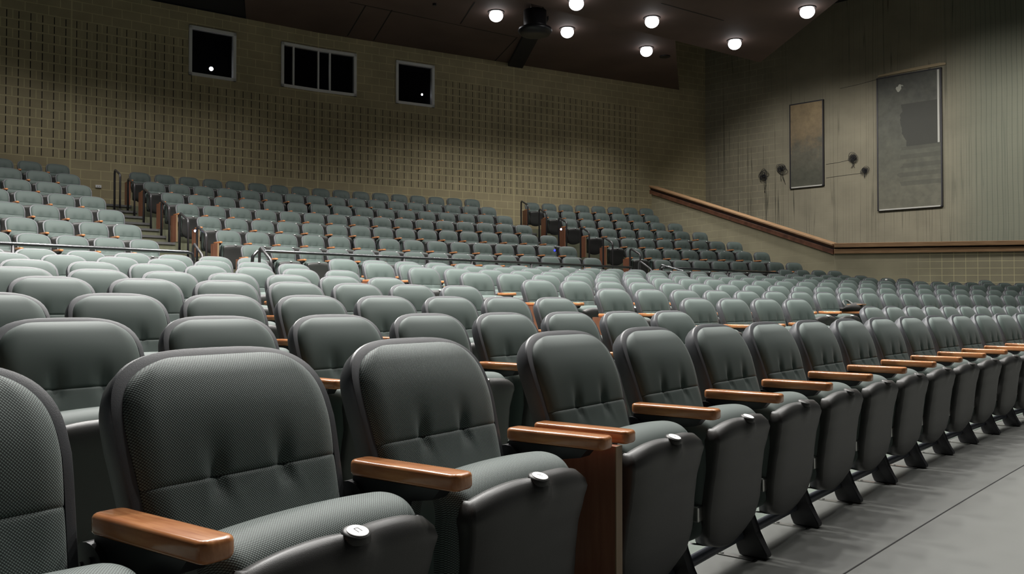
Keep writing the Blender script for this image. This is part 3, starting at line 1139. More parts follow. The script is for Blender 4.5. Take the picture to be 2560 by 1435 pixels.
# rear ceiling: from the back wall towards the stage
wl = seg_pt(1, seg_u(1, 611))
rear = [Vector(wl), Vector(BW[2]), Vector(BW[3]), Vector(seg_pt(3, seg_u(3, 1700))), on_ceiling(1690, 90, CZ)]
front = [on_ceiling(640, 0, CZ) + bnor * 7, Vector(wl) + bnor * 12, Vector((12, 10))]
v_r = [bm.verts.new((p.x, p.y, CZ)) for p in rear]
fpts = [Vector((wl[0] + 3.6, wl[1] - 12.5)), Vector((2.0, 8.0)), Vector((6.0, 8.0))]
v_f = [bm.verts.new((p.x, p.y, CZ)) for p in fpts]
bm.faces.new([v_r[0], v_f[0], v_f[1], v_f[2], v_r[4], v_r[3], v_r[2], v_r[1]])
bmesh.ops.triangulate(bm, faces=bm.faces[:])
struct('ceiling_rear', bm, M_ceil)
bm = bmesh.new()
vs = [bm.verts.new((x, y, 9.6 + H)) for x, y in ((-30, -14), (40, -14), (40, 45), (-30, 45))]
bm.faces.new(vs)
struct('ceiling_roof_void', bm, M_dark)
# lower ceiling left of the rear panels (dark)
bm = bmesh.new()
wl2 = Vector(wl)
q = [Vector(BW[0]), Vector(BW[1]), wl2 - bdir * 0.02, Vector((wl[0] + 3.58, wl[1] - 12.5)), Vector((-10, 4))]
bm.faces.new([bm.verts.new((p.x, p.y, CZ + 0.04)) for p in q])
struct('ceiling_side', bm, M_dark)
# the big hung ceiling cloud with the lamps
KZ = 7.26 + H
kc = [on_ceiling(1300, 0, KZ) - (bdir * 3.2), on_ceiling(1904, 153, KZ), on_ceiling(2095, 0, KZ), Vector((9.0, 9.0)), Vector((-1.0, 7.0))]
kc[0] = kc[1] + (on_ceiling(1310, 0, KZ) - kc[1]) * 1.3
bm = bmesh.new()
lo_ = [bm.verts.new((p.x, p.y, KZ)) for p in kc]
hi_ = [bm.verts.new((p.x, p.y, KZ + 0.18)) for p in kc]
bm.faces.new(lo_); bm.faces.new(hi_[::-1])
for i in range(len(kc)):
    j = (i + 1) % len(kc)
    bm.faces.new((lo_[i], lo_[j], hi_[j], hi_[i]))
struct('ceiling_cloud', bm, M_ceil)
# joints between ceiling panels
bm = bmesh.new()
def joint(p0, p1, z, wd=0.018):
    d_ = (p1 - p0).normalized()
    n_ = Vector((-d_.y, d_.x)) * wd
    vs = [bm.verts.new((p.x, p.y, z - 0.004)) for p in (p0 - n_, p1 - n_, p1 + n_, p0 + n_)]
    bm.faces.new(vs)
oc = lambda x, y: on_ceiling(x, y, CZ)
joint(oc(871, 0), oc(1295, 90), CZ)
joint(oc(912, 8), oc(866, 86), CZ)
joint(oc(978, 20), oc(932, 97), CZ)
joint(oc(1186, 0), oc(1150, 55), CZ)
joint(oc(1292, 90), oc(1236, 150), CZ)
ok_ = lambda x, y: on_ceiling(x, y, KZ)
joint(ok_(1655, 3), ok_(1813, 47), KZ)
struct('trim_ceiling_joints', bm, M_dark)
# black duct box running from the back wall under the ceiling
bm = bmesh.new()
pA = Vector(seg_pt(2, 12.10)); pB = Vector(seg_pt(3, 12.62))
dA = (oc(1300, 88) - pA)
for zz0, zz1 in ((CZ - 0.10, CZ - 0.003),):
    P = [pA + bnor * 0.01, pB + bnor * 0.01, oc(1372, 35) , oc(1318, 60)]
    lo_ = [bm.verts.new((p.x, p.y, zz0)) for p in P]
    hi_ = [bm.verts.new((p.x, p.y, zz1)) for p in P]
    bm.faces.new(lo_); bm.faces.new(hi_[::-1])
    for i in range(4):
        j = (i + 1) % 4
        bm.faces.new((lo_[i], lo_[j], hi_[j], hi_[i]))
struct('trim_ceiling_duct', bm, M_dark)

# ------------------------------------------------------------------ SETTING: booth windows
def window(n, k, ua_, ub_, z0_, z1_, mull=(), label=None, skip=()):
    root = empty('window_%d' % n)
    root['kind'] = 'structure'
    (xa, ya), (xb, yb) = seg_pt(k, ua_), seg_pt(k, ub_)
    d_ = Vector((xb - xa, yb - ya)); W_ = d_.length; d_.normalize()
    ang = atan2(d_.y, d_.x)
    root.location = (xa, ya, z0_)
    root.rotation_euler = (0, 0, ang)     # local x along the wall, local -y into the hall
    Hh = z1_ - z0_
    fw = 0.075
    bm = bmesh.new()
    if 'l' not in skip: box(bm, 0, fw, -0.05, 0.10, 0, Hh)
    if 'r' not in skip: box(bm, W_ - fw, W_, -0.05, 0.10, 0, Hh)
    box(bm, 0, W_, -0.05, 0.10, 0, fw)
    box(bm, 0, W_, -0.05, 0.10, Hh - fw, Hh)
    obj('window_frame', bm, M_frame, root, False)
    for m0 in mull:
        bm = bmesh.new()
        box(bm, m0 * W_ - 0.022, m0 * W_ + 0.022, -0.02, 0.06, fw, Hh - fw)
        obj('mullion', bm, M_frame, root, False)
    bm = bmesh.new()
    box(bm, fw if 'l' not in skip else 0, W_ - (fw if 'r' not in skip else 0), 0.03, 0.036, fw, Hh - fw)
    obj('pane', bm, M_glass, root, False)
    bm = bmesh.new()       # the dark room behind the pane
    D = 1.6
    Q = [(0, .1, 0), (W_, .1, 0), (W_, .1, Hh), (0, .1, Hh), (-.3, D, -.4), (W_ + .3, D, -.4), (W_ + .3, D, Hh + .2), (-.3, D, Hh + .2)]
    V = [bm.verts.new(p) for p in Q]
    for q in ((4, 5, 6, 7), (0, 1, 5, 4), (1, 2, 6, 5), (2, 3, 7, 6), (3, 0, 4, 7)):
        bm.faces.new([V[i] for i in q])
    obj('booth_room', bm, M_booth, root, False)
    return root
w1, w2, w3, w4 = wins
window(1, *w1)
window(2, *w2, mull=(0.33,), skip=('r',))
window(3, *w3, mull=(0.0, 0.30), skip=('l',))
window(4, *w4)
def glass_glint(k, xp, yp, r, label):  # reflection in the booth glass, imitated by an added glowing ball behind it
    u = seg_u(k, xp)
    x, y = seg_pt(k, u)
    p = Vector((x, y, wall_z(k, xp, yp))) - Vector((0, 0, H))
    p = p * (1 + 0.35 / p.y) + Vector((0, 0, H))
    root = empty('glass_glint', p)
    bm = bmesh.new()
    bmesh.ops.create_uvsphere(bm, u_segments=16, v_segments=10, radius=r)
    obj('glow_ball', bm, M_glint, root)
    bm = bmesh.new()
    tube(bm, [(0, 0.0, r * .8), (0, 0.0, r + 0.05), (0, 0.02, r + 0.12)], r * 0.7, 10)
    obj('glint_stem', bm, M_booth, root)
    tag(root, label, 'lamp', 'reflected glints set behind the booth windows')
glass_glint(1, 524, 169, 0.052, 'bright little reflected glint set behind the glass of the first booth window')
glass_glint(1, 789, 173, 0.022, 'tiny reflected glint set behind the glass of the wide sliding booth window')
glass_glint(2, 1054, 234, 0.030, 'small reflected glint set behind the booth window farthest along the wall')

# ------------------------------------------------------------------ LAMPS in the ceiling
def downlight(xp, yp, z, label, r=0.178):
    p = on_ceiling(xp, yp, z)
    root = empty('downlight', (p.x, p.y, z))
    bm = bmesh.new()
    n = 24
    rings = []
    for rr, zz_ in ((r + 0.03, 0.0), (r + 0.03, -0.015), (r + 0.004, -0.02), (r, 0.0)):
        rings.append([bm.verts.new((rr * cos(2*pi*k/n), rr * sin(2*pi*k/n), zz_)) for k in range(n)])
    for A_, B_ in zip(rings, rings[1:]):
        for k in range(n):
            bm.faces.new((A_[k], A_[(k+1) % n], B_[(k+1) % n], B_[k]))
    obj('trim_ring', bm, M_dark, root)
    bm = bmesh.new()
    rings = []
    bmesh.ops.create_uvsphere(bm, u_segments=24, v_segments=14, radius=1.0)
    bmesh.ops.transform(bm, matrix=Matrix.Translation((0, 0, -0.10)) @ Matrix.Diagonal((r, r, 0.155, 1)), verts=bm.verts[:])
    obj('lens', bm, M_lamp, root)
    tag(root, label, 'ceiling light', 'round downlights in the ceiling')
    return p
SPOT_ANG = math.radians(118)
def spot(x, y, z, wt, ang=118, blend=0.55, aim=None):
    ld = bpy.data.lights.new('spot_beam', 'SPOT')
    ld.energy = wt
    ld.color = LAMP_COL
    ld.spot_size = math.radians(ang)
    ld.spot_blend = blend
    ld.shadow_soft_size = 0.18
    o = bpy.data.objects.new('spot_beam', ld)
    C.objects.link(o)
    o.location = (x, y, z - 0.30)
    if aim:
        o.rotation_euler = Vector(aim).to_track_quat('-Z', 'Y').to_euler()
    return o
WASH = (0.681, 0.732, -1.0)      # towards the right-hand wall
seen = [(1240, 25, CZ, 'glowing round downlight beside the black hanging speaker, nearest the booth windows'),
        (1419, 67, CZ, 'glowing downlight on the rear ceiling, middle of its row of three'),
        (1618, 116, CZ, 'lowest-looking glowing downlight, beside the dark round hole in the ceiling'),
        (1442, -6, KZ, 'glowing downlight cut by the top edge above the black hanging speaker'),
        (1632, 40, KZ, 'glowing downlight on the lower ceiling cloud, beside its long dark joint'),
        (1840, 97, KZ, 'glowing downlight near the back corner of the ceiling cloud'),
        (2023, 15, KZ, 'glowing downlight by the outer edge of the ceiling cloud, nearest the stained wall')]
for xp, yp, z, lb in seen:
    p = downlight(xp, yp, z, lb)
    if xp in (1840, 2023):
        spot(p.x, p.y, z, LAMP_W * 0.85, 100, 0.6, WASH)
        spot(p.x, p.y, z, LAMP_W * 0.15, 140, 0.55)
    else:
        spot(p.x, p.y, z, LAMP_W * (0.34 if z == CZ else 0.30), 128 if z == CZ else 146, 0.55)
# the rest of the same lamp grid, above the frame
base = on_ceiling(1419, 67, CZ)
for n_ in range(0, 8):
    for m_ in range(-5, 5):
        p = base + bnor * (2.3 * n_) + bdir * (2.7 * m_ + (1.3 if n_ % 2 else 0))
        X, Y = px(p.x, p.y, CZ)
        if p.y < 4.6 or (Y > -25 and X > 560) or p.x > 9.5 or p.x < -12:
            continue
        bk = min((p - Vector(seg_pt(k, u0s[k] + (u1s[k] - u0s[k]) * t / 10))).length for k in range(4) for t in range(11))
        if bk < 2.0:
            continue
        spot(p.x, p.y, CZ, LAMP_W * (1.75 if p.y < 7 else 1.6 if p.y < 10 and p.x < 0 else 0.23 if p.y > 14 else 1.2) * (0.65 if p.x < -5 else 1.1 if p.x < -2.0 else 0.75 if p.x < 1.5 else 0.42), 124)

# unseen side spots beyond the frame, added to brighten the right-hand wall
for x_, y_, k_ in ((12.9, 18.0, 0.8), (15.6, 17.0, 0.7), (9.6, 19.0, 1.1)):
    spot(x_, y_, CZ, LAMP_W * k_, 105, 0.6, WASH)
# ------------------------------------------------------------------ SEATS
def clear_of_walls(x, y, t, gap=0.12):
    for a, b in ((WA[0], WA[1]), (WB[0], WB[1])):
        a, b = Vector(a), Vector(b)
        d_ = (b - a).normalized()
        nb = Vector((-d_.y, d_.x))
        for u_ in (-0.26, 0.32):
            for wv in (-0.06, 0.42):
                q = Vector(off(x, y, t, u_, wv)) - a
                if -0.3 < q.dot(d_) < (b - a).length + 3 and -gap < q.dot(nb) < 1.5:
                    return False
    return True

# front row
for i in range(-1, 16):
    x, y, t = l1_pose(i)
    if i >= 2:
        k = i - 2
        lb = 'grey-green front row folding seat fixed to the wooden end panel' if k == 0 else 'grey-green front row folding seat, %s along from the wooden end panel' % ORD[k]
    else:
        lb = {1: 'woven grey-green front row seat whose armrest pairs with the one above the wooden panel', 0: 'big woven front row seat with a bracket-shaped mark on its white plate', -1: 'woven front row seat cut off by the picture edge, nearest of its row'}[i]
    o = place_seat((x, y, 0), t, lb, GL, 'wov' if i < 2 else 'hi', i < 4, True, i == 2)
    if i == 1:        # its own second armrest, beside the next block's
        a2 = obj_me('armrest', MS['hi']['armrest'], o, (0.56, 0, 0))
        s2 = obj_me('stand', ME_stand, o, (0.56, 0, 0))
        obj_me('foot', ME_foot, s2); obj_me('hinge_cover', ME_knuckle, s2)
    if i in (0, 1, 2):
        pl = [c for c in o.children if c.name.startswith('seat_pan')][0].children[0]
        bm = bmesh.new()
        a = Vector((1, 0, 0)); b_ = PLATE_N.cross(a)
        def stroke(x0, y0, x1, y1, wd=0.0006):
            p0 = PLATE_C + PLATE_N * 0.0021 + a * x0 + b_ * y0
            p1 = PLATE_C + PLATE_N * 0.0021 + a * x1 + b_ * y1
            dd = (p1 - p0).normalized(); nn = PLATE_N.cross(dd) * wd
            bm.faces.new([bm.verts.new(q) for q in (p0 - nn, p1 - nn, p1 + nn, p0 + nn)])
        if i == 0:
            stroke(-0.003, -0.006, -0.0035, 0.0065); stroke(-0.0035, 0.0065, 0.005, 0.0065); stroke(0.005, 0.0065, 0.0056, -0.005)
        elif i == 1:
            for s0 in ((-0.004, 0.004, -0.001, 0.006), (-0.001, 0.006, 0.002, 0.003), (0.003, 0.004, 0.005, 0.0), (-0.003, -0.001, 0.001, 0.001), (0.0, -0.004, 0.004, -0.003)):
                stroke(*s0, 0.0004)
        else:
            stroke(-0.002, -0.004, 0.003, 0.003, 0.0008)
        ink = obj('plate_mark', bm, M_ink, pl, False)

# mounting tube along the front row
bm = bmesh.new()
pts = []
for k in range(2, 66):
    i = 1.5 + k * 0.25
    x, y, t = l1_pose(max(i, 2.0))
    if i < 2: continue
    q = off(x, y, t, -0.30, 0.26)
    pts.append((q[0], q[1], 0.075))
tube(bm, pts, 0.020, 10)
tag(obj('mounting_tube', bm, M_tube), 'dark grey tube running low behind the front row seat feet', 'tube')

rows_word = {2: 'second', 3: 'third', 4: 'fourth', 5: 'fifth', 6: 'sixth', 7: 'seventh', 8: 'eighth', 9: 'ninth'}
def in_view(x, y, z, t, sp=0.25):
    xs = []
    for u_ in (-0.3, 0.3):
        for wv in (0, 0.4):
            q = off(x, y, t, u_, wv)
            if q[1] < 0.3: return False
            xs.append(px(q[0], q[1], z + 0.8)[0])
    return max(xs) > 5 and min(xs) < 2555
for r in range(2, 9):
    j = r - 2
    n = A_N[j]
    for i in range(n - 1, -14, -1):
        x, y, t = a_pose(j, i)
        z = A_Z[j] + DZ
        if not in_view(x, y, z, t):
            continue
        k = n - i
        lb = 'grey-green seat, %s row, %s from the lower aisle, away from the low wall' % (rows_word[r], ORD[k])
        place_seat((x, y, z), t, lb, GL, 'mid' if r < 6 else 'lo', True, r <= 3, False)
for r in range(2, 10):
    z = B[r][4] + DZ if r < 9 else -0.2 + H
    k = 0
    for i in range(0, 34):
        if r == 3 and i >= 4:
            continue
        x, y, t = b_pose(r, i)
        if not in_view(x, y, z, t) or not clear_of_walls(x, y, t):
            continue
        k += 1
        lb = 'grey-green seat, %s row, %s from the lower aisle, towards the low wall' % (rows_word[r], ORD[k])
        place_seat((x, y, z), t, lb, GL, 'mid' if r < 6 else 'lo', True, r <= 3, i == 0)
for r_, dd_, z_ in ((10, 4.15, 0.80), (11, 5.15, 0.98)):
    x0, y0, th, ka, z0_, m0_ = B[6]
    k_ = ka / (1 + ka * dd_)
    B[r_] = (x0 - cos(th) * dd_, y0 + sin(th) * dd_, th, k_, z_, 1)
    k = 0
    bm = bmesh.new()
    Fr, Bk = [], []
    for i in range(6, 34):
        x, y, t = b_pose(r_, i)
        X = px(x, y, z_ + H)[0]
        if X < 1945 or X > 2300 or not clear_of_walls(x, y, t, 0.05) or math.dist((x, y), u_pose(u_R(0), UB['U7r'][0] + 7 * 0.5587 / u_R(0))[:2]) < 1.0:
            continue
        k += 1
        Fr.append((off(x, y, t, 0, 0.47), off(x, y, t, 0, -0.47 if r_ == 10 else -0.25)))
        place_seat((x, y, z_ + DZ), t, 'grey-green seat by the level block wall, %s from the corner, %s' % (ORD[k], 'its front row' if r_ == 10 else 'its back row'), GL, 'lo', True, False, False)
    # the low platform they stand on
    if len(Fr) > 1:
        zp = z_ + DZ
        top = [bm.verts.new((*q, zp)) for q in [f[0] for f in Fr] + [f[1] for f in Fr][::-1]]
        bot = [bm.verts.new((v.co.x, v.co.y, -0.2 + H)) for v in top]
        n_ = len(top)
        for q in range(n_):
            bm.faces.new((top[q], top[(q + 1) % n_], bot[(q + 1) % n_], bot[q]))
        bm.faces.new(top)
        struct('floor_side_platform', bm, M_terr)
    else:
        bm.free()
uw = {7: 'lowest', 6: 'second', 5: 'third', 4: 'fourth', 3: 'fifth', 2: 'sixth', 1: 'top'}
blk = {'c': 'long middle block', 'r': 'block beside the low wall', 'l': 'small block beyond the stairs'}
far = []
for key, (ph, sp, n) in UB.items():
    rr, b_ = int(key[1]), key[2]
    j = 7 - rr
    R = u_R(j)
    z = u_z(j) + DZ
    if sp < 0.558:
        ph -= (0.558 - sp) * (n - 1) / R if b_ == 'l' else 0
        sp = 0.558
    rng = range(n) if b_ != 'l' else range(n - 1, -4, -1)
    k = 0
    for i in rng:
        x, y, t = u_pose(R, ph + i * sp / R)
        if not in_view(x, y, z, t):
            continue
        if b_ == 'r' and not clear_of_walls(x, y, t, 0.02):
            continue
        k += 1
        lb = 'grey-green seat, upper tier %s row, %s from the stairs, %s' % (uw[rr], ORD[k], blk[b_])
        panel = (b_ in 'cr' and i == 0)
        if rr <= 3:
            far.append((x, y, z, t, panel))
        else:
            place_seat((x, y, z), t, lb, GU, 'lo', True, False, panel)
# the three topmost rows, the smallest in the picture, as one mass
def far_mass(items):
    mats = [M_plastic, M_fab, M_wood, M_black, M_white, M_panel, M_pan]
    parts = [(MS['lo']['backrest_shell'], 0), (MS['lo']['backrest_cushion'], 1), (MS['lo']['seat_cushion'], 1), (MS['lo']['seat_pan'], 6), (MS['lo']['armrest'], 2), (ME_stand, 3), (MS['lo']['number_plate'], 4)]
    V, Fc, Mi, Sm = [], [], [], []
    for (x, y, z, t, panel) in items:
        M = Matrix.Translation((x, y, z)) @ Matrix.Rotation(pi / 2 - t, 4, 'Z')
        for me, mi in parts + ([(ME_panel, 5)] if panel else []):
            b0 = len(V)
            V += [tuple(M @ v.co) for v in me.vertices]
            for p in me.polygons:
                Fc.append([b0 + q for q in p.vertices]); Mi.append(mi); Sm.append(p.use_smooth)
    me = bpy.data.meshes.new('far_seats')
    me.from_pydata(V, [], Fc)
    for m in mats: me.materials.append(m)
    me.polygons.foreach_set('material_index', Mi)
    me.polygons.foreach_set('use_smooth', Sm)
    me.update()
    o = bpy.data.objects.new('folding_seats', me)
    C.objects.link(o)
    tag(o, 'three topmost rows of grey-green seats against the back block wall', 'seats', GU, 'stuff')
far_mass(far)

# ------------------------------------------------------------------ HANDRAILS
def handrail(x, y, z, t, u_, w0, ln, h0, h1, r, label, group, drop0=0.0):
    """hairpin rail: two posts and a bent top that slopes down towards the stage"""
    root = empty('handrail', (*off(x, y, t, u_, w0), z), pi / 2 - t)
    bm = bmesh.new()
    pts = [(0, 0, 0.0), (0, 0, h0 - 0.06), (0, -0.015, h0 - 0.02), (0, -0.05, h0)]
    pts += [(0, -ln + 0.05, h1 + 0.01), (0, -ln + 0.015, h1 - 0.02), (0, -ln, h1 - 0.07), (0, -ln, -drop0)]
    tube(bm, pts, r, 10)
    obj('bent_tube', bm, M_rail, root)
    for yy, zz_ in ((0, 0), (-ln, -drop0)):
        bm = bmesh.new()
        disc(bm, (0, yy, zz_), 0.05, (0, 0, 1), 14, 0.01)
        obj('flange', bm, M_rail, root)
    tag(root, label, 'handrail', group)
for st, nm, us_, w_, zt_ in (('c', 'first stairs', (-0.47, -0.44, -0.46, -0.40, -0.39), 0.75, 0.56), ('r', 'stairs nearer the low wall', (-0.63, -0.66, -0.63, -0.60, -0.54, -0.46), 0.60, 0.79)):
    for q, u_ in enumerate(us_):
        rr = 1 + q
        j = 7 - rr
        ph, sp, n = UB['U%d%s' % (rr, st)]
        x, y, t = u_pose(u_R(j), ph)
        zb = u_z(j) + DZ - (u_z(j) - u_z(j - 1)) / 2
        dz_ = (u_z(j) - u_z(j - 1)) / 2
        h_ = zt_ + dz_
        handrail(x, y, zb + 0.001, t, u_ - (0.10 if (st == 'c' and rr == 5) else 0), w_, 0.46, h_, h_ - 0.15, 0.024, 'dark bent-tube handrail on the %s, %s down from the top' % (nm, ORD[q + 1 + (1 if st == 'c' else 0)]), 'hairpin handrails on the stairs', dz_ - 0.002)
ph, sp, n = UB['U1c']
x, y, t = u_pose(u_R(6), ph)
handrail(x, y, u_z(6) + DZ - 0.168, t, -0.755, 0.75, 0.40, 0.90, 0.77, 0.024, 'dark bent-tube handrail on the first stairs, topmost, against the block wall', 'hairpin handrails on the stairs')

def long_rail(pts, posts, label, z_floor=-0.2 + H, ends=True):
    root = empty('guard_rail', (*pts[0][:2], z_floor))
    o0 = Vector((*pts[0][:2], z_floor))
    bm = bmesh.new()
    P = [Vector(p) - o0 for p in pts]
    tube(bm, P, 0.024, 12)
    obj('top_rail', bm, M_railtop, root)
    for p in posts:
        bm = bmesh.new()
        q = Vector(p) - o0
        tube(bm, [(q.x, q.y, 0.001), (q.x, q.y, q.z - 0.01)], 0.02, 10)
        obj('post', bm, M_rail, root)
    tag(root, label, 'rail', 'guard rails along the cross aisle')
    return root
RZ0 = 0.73 + H
def lerp(a, b, t): return (a[0] + (b[0]-a[0])*t, a[1] + (b[1]-a[1])*t, a[2] + (b[2]-a[2])*t)
ra = [(-8.2, 7.5, RZ0), (-6.2, 10.3, RZ0), (-4.62, 12.04, RZ0)]
e = ra[-1]
ra_full = [ra[0], ra[1], e, (e[0] + 0.05, e[1] + 0.045, RZ0 - 0.02), (e[0] + 0.07, e[1] + 0.06, RZ0 - 0.09), (e[0] + 0.07, e[1] + 0.06, -0.2 + H)]
long_rail(ra_full, [lerp(ra[1], ra[2], 0.05), lerp(ra[0], ra[1], 0.4)], 'steel-topped guard rail before the cross aisle, ending at the first stairs')
rb = [(-3.50, 11.80, RZ0), (-1.72, 13.48, RZ0), (2.42, 17.2, RZ0)]
rbf = [(rb[0][0] - 0.10, rb[0][1] - 0.09, RZ0 - 0.25), (rb[0][0] - 0.085, rb[0][1] - 0.08, RZ0 - 0.08), (rb[0][0] - 0.04, rb[0][1] - 0.04, RZ0 - 0.01), *rb]
long_rail(rbf, [lerp(rb[1], rb[2], t) for t in (0.0, 0.25, 0.5, 0.75, 0.995)], 'long steel-topped guard rail before the middle block of the upper tier')
rc = [(3.12, 17.55, RZ0 + .01), (4.8, 18.85, RZ0), (6.2, 19.8, RZ0 - 0.01)]
rcf = [(rc[0][0] - 0.10, rc[0][1] - 0.08, RZ0 - 0.10), (rc[0][0] - 0.04, rc[0][1] - 0.03, RZ0 - 0.01), *rc]
rail_c = long_rail(rcf, [rc[0], rc[1], lerp(rc[1], rc[2], 0.98)], 'guard rail before the low-wall block of the upper tier')
tt = atan2(0.73, 0.68)
def hr2(xp, Y, ytop, label):
    x = (xp - 1280) / F * Y
    ztop = H + (758.6 - ytop) * Y / F
    handrail(x, Y, -0.2 + H, tt, 0, 0, 0.34, ztop + 0.2 - H, ztop + 0.2 - H - 0.16, 0.02, label, 'hairpin handrails at the cross aisle')
hr2(482, 12.6, 611, 'short bent-tube handrail at the end of the rail by the first stairs')
hr2(648, 11.5, 620, 'bent-tube handrail at the start of the long guard rail')
hr2(1597, 17.9, 654, 'short bent-tube handrail between the long guard rail and the low-wall rail')
bm = bmesh.new()
q0 = Vector((rc[0][0] + 0.03, rc[0][1] - 0.02, 0)) - Vector((rc[0][0], rc[0][1], 0))
tube(bm, [(q0.x, q0.y, 0.0), (q0.x, q0.y, 0.94), (q0.x + 0.03, q0.y - 0.01, 0.99), (q0.x + 0.42, q0.y - 0.24, 0.86), (q0.x + 0.45, q0.y - 0.26, 0.80), (q0.x + 0.45, q0.y - 0.26, 0.0)], 0.022, 10)
obj('handrail_loop', bm, M_railtop, rail_c)  # hairpin handrail, attached as a part of the guard rail

# small LEDs at the stairs
def led(x, y, z, m, label, r=0.03):
    root = empty('aisle_light', (x, y, z))
    bm = bmesh.new()
    bmesh.ops.create_uvsphere(bm, u_segments=12, v_segments=8, radius=r)
    obj('glow_ball', bm, m, root)
    bm = bmesh.new()
    disc(bm, (0.0, 0.0, 0.0), r * 1.3, (0.6, 0.8, 0), 12, 0.02)
    obj('housing', bm, M_black, root)
    tag(root, label, 'light')
def at(xp, yp, Y):
    return ((xp - 1280) / F * Y, Y, H + (758.6 - yp) * Y / F)
led(*at(487, 577, 15.75), M_led, 'tiny blue-white light by a brown seat end panel on the first stairs', 0.022)
led(*at(1403, 573, 22.9), M_led, 'tiny blue-white light by a brown seat end panel near the low wall', 0.026)
led(*at(1387, 626, 19.55), M_led2, 'small deep blue light between two seat backs in the upper tier', 0.026)

# ------------------------------------------------------------------ things on the walls
cdir = Vector((CW[1][0] - CW[0][0], CW[1][1] - CW[0][1])).normalized()
cnor = Vector((-cdir.y, cdir.x)) * -1      # out of the right wall into the hall
if cnor.y > 0: cnor = -cnor
cnor = Vector((cnor.x, cnor.y, 0))
def on_cw(xp, yp):
    r = (xp - 1280) / F
    a = CW[0]
    t = (r * a[1] - a[0]) / (cdir.x - r * cdir.y)
    x, y = a[0] + cdir.x * t, a[1] + cdir.y * t
    return Vector((x, y, H + (758.6 - yp) * y / F)), t
def painted(name, stops, scale, kind):
    m = mat(name, (0.2, 0.2, 0.18), 0.75)
    tc = N(m, 'ShaderNodeTexCoord')
    sp = N(m, 'ShaderNodeSeparateXYZ')
    L(m, tc.outputs['Generated'], sp.inputs[0])
    nz = N(m, 'ShaderNodeTexNoise')
    nz.inputs['Scale'].default_value = scale
    nz.inputs['Detail'].default_value = 8
    nz.inputs['Roughness'].default_value = 0.7
    L(m, tc.outputs['Object'], nz.inputs['Vector'])
    k = math_node(m, 'ADD', sp.outputs[2], math_node(m, 'MULTIPLY', math_node(m, 'SUBTRACT', nz.outputs['Fac'], 0.5), 0.9))
    cr = N(m, 'ShaderNodeValToRGB')
    el = cr.color_ramp.elements
    el[0].position, el[0].color = stops[0][0], (*stops[0][1], 1)
    el[1].position, el[1].color = stops[-1][0], (*stops[-1][1], 1)
    for p_, c_ in stops[1:-1]:
        q_ = el.new(p_); q_.color = (*c_, 1)
    L(m, k, cr.inputs[0])
    col = cr.outputs[0]
    n2 = N(m, 'ShaderNodeTexNoise')
    n2.inputs['Scale'].default_value = 5
    n2.inputs['Detail'].default_value = 6
    L(m, tc.outputs['Object'], n2.inputs['Vector'])
    t2 = N(m, 'ShaderNodeMapRange')
    t2.inputs[1].default_value = 0.3; t2.inputs[2].default_value = 0.7; t2.inputs[3].default_value = 0.84; t2.inputs[4].default_value = 1.14
    L(m, n2.outputs['Fac'], t2.inputs[0])
    mm = N(m, 'ShaderNodeMix', data_type='RGBA', blend_type='MULTIPLY')
    mm.inputs['Factor'].default_value = 1.0
    L(m, col, mm.inputs['A']); L(m, t2.outputs[0], mm.inputs['B'])
    col = mm.outputs['Result']
    if kind == 'large':
        # smooth dark patch in the middle, banded below it, worn pale at its left edge and one white scuff near the top
        X = sp.outputs[0]; Z = sp.outputs[2]
        n3 = N(m, 'ShaderNodeTexNoise'); n3.inputs['Scale'].default_value = 2.4; n3.inputs['Detail'].default_value = 5
        L(m, tc.outputs['Object'], n3.inputs['Vector'])
        dj = math_node(m, 'MULTIPLY', math_node(m, 'SUBTRACT', n3.outputs['Fac'], 0.5), 0.35)
        def blend(col, fac, c):
            q = N(m, 'ShaderNodeMix', data_type='RGBA')
            L(m, fac, q.inputs['Factor']); L(m, col, q.inputs['A']); q.inputs['B'].default_value = (*c, 1)
            return q.outputs['Result']
        xs = math_node(m, 'ADD', X, dj)
        a1 = math_node(m, 'MULTIPLY', step_between(m, math_node(m, 'ADD', xs, math_node(m, 'MULTIPLY', Z, 0.35)), 0.62, 3.0), step_between(m, Z, 0.46, 0.78))
        col = blend(col, math_node(m, 'MULTIPLY', a1, 0.9), (0.058, 0.058, 0.049))
        band = math_node(m, 'GREATER_THAN', math_node(m, 'FRACT', math_node(m, 'MULTIPLY', Z, 15.0)), 0.5)
        a2 = math_node(m, 'MULTIPLY', math_node(m, 'MULTIPLY', step_between(m, Z, 0.16, 0.46), math_node(m, 'GREATER_THAN', xs, 0.35)), math_node(m, 'MULTIPLY', band, 0.55))
        col = blend(col, a2, (0.085, 0.085, 0.068))
        dx = math_node(m, 'SUBTRACT', X, 0.36); dz = math_node(m, 'MULTIPLY', math_node(m, 'SUBTRACT', Z, 0.905), 2.4)
        dd = math_node(m, 'ADD', math_node(m, 'MULTIPLY', dx, dx), math_node(m, 'MULTIPLY', dz, dz))
        sc_ = math_node(m, 'LESS_THAN', math_node(m, 'ADD', dd, math_node(m, 'MULTIPLY', math_node(m, 'SUBTRACT', n2.outputs['Fac'], 0.5), 0.03)), 0.0030)
        col = blend(col, math_node(m, 'MULTIPLY', sc_, 0.8), (0.50, 0.50, 0.42))
    L(m, col, bs(m).inputs['Base Color'])
    return m
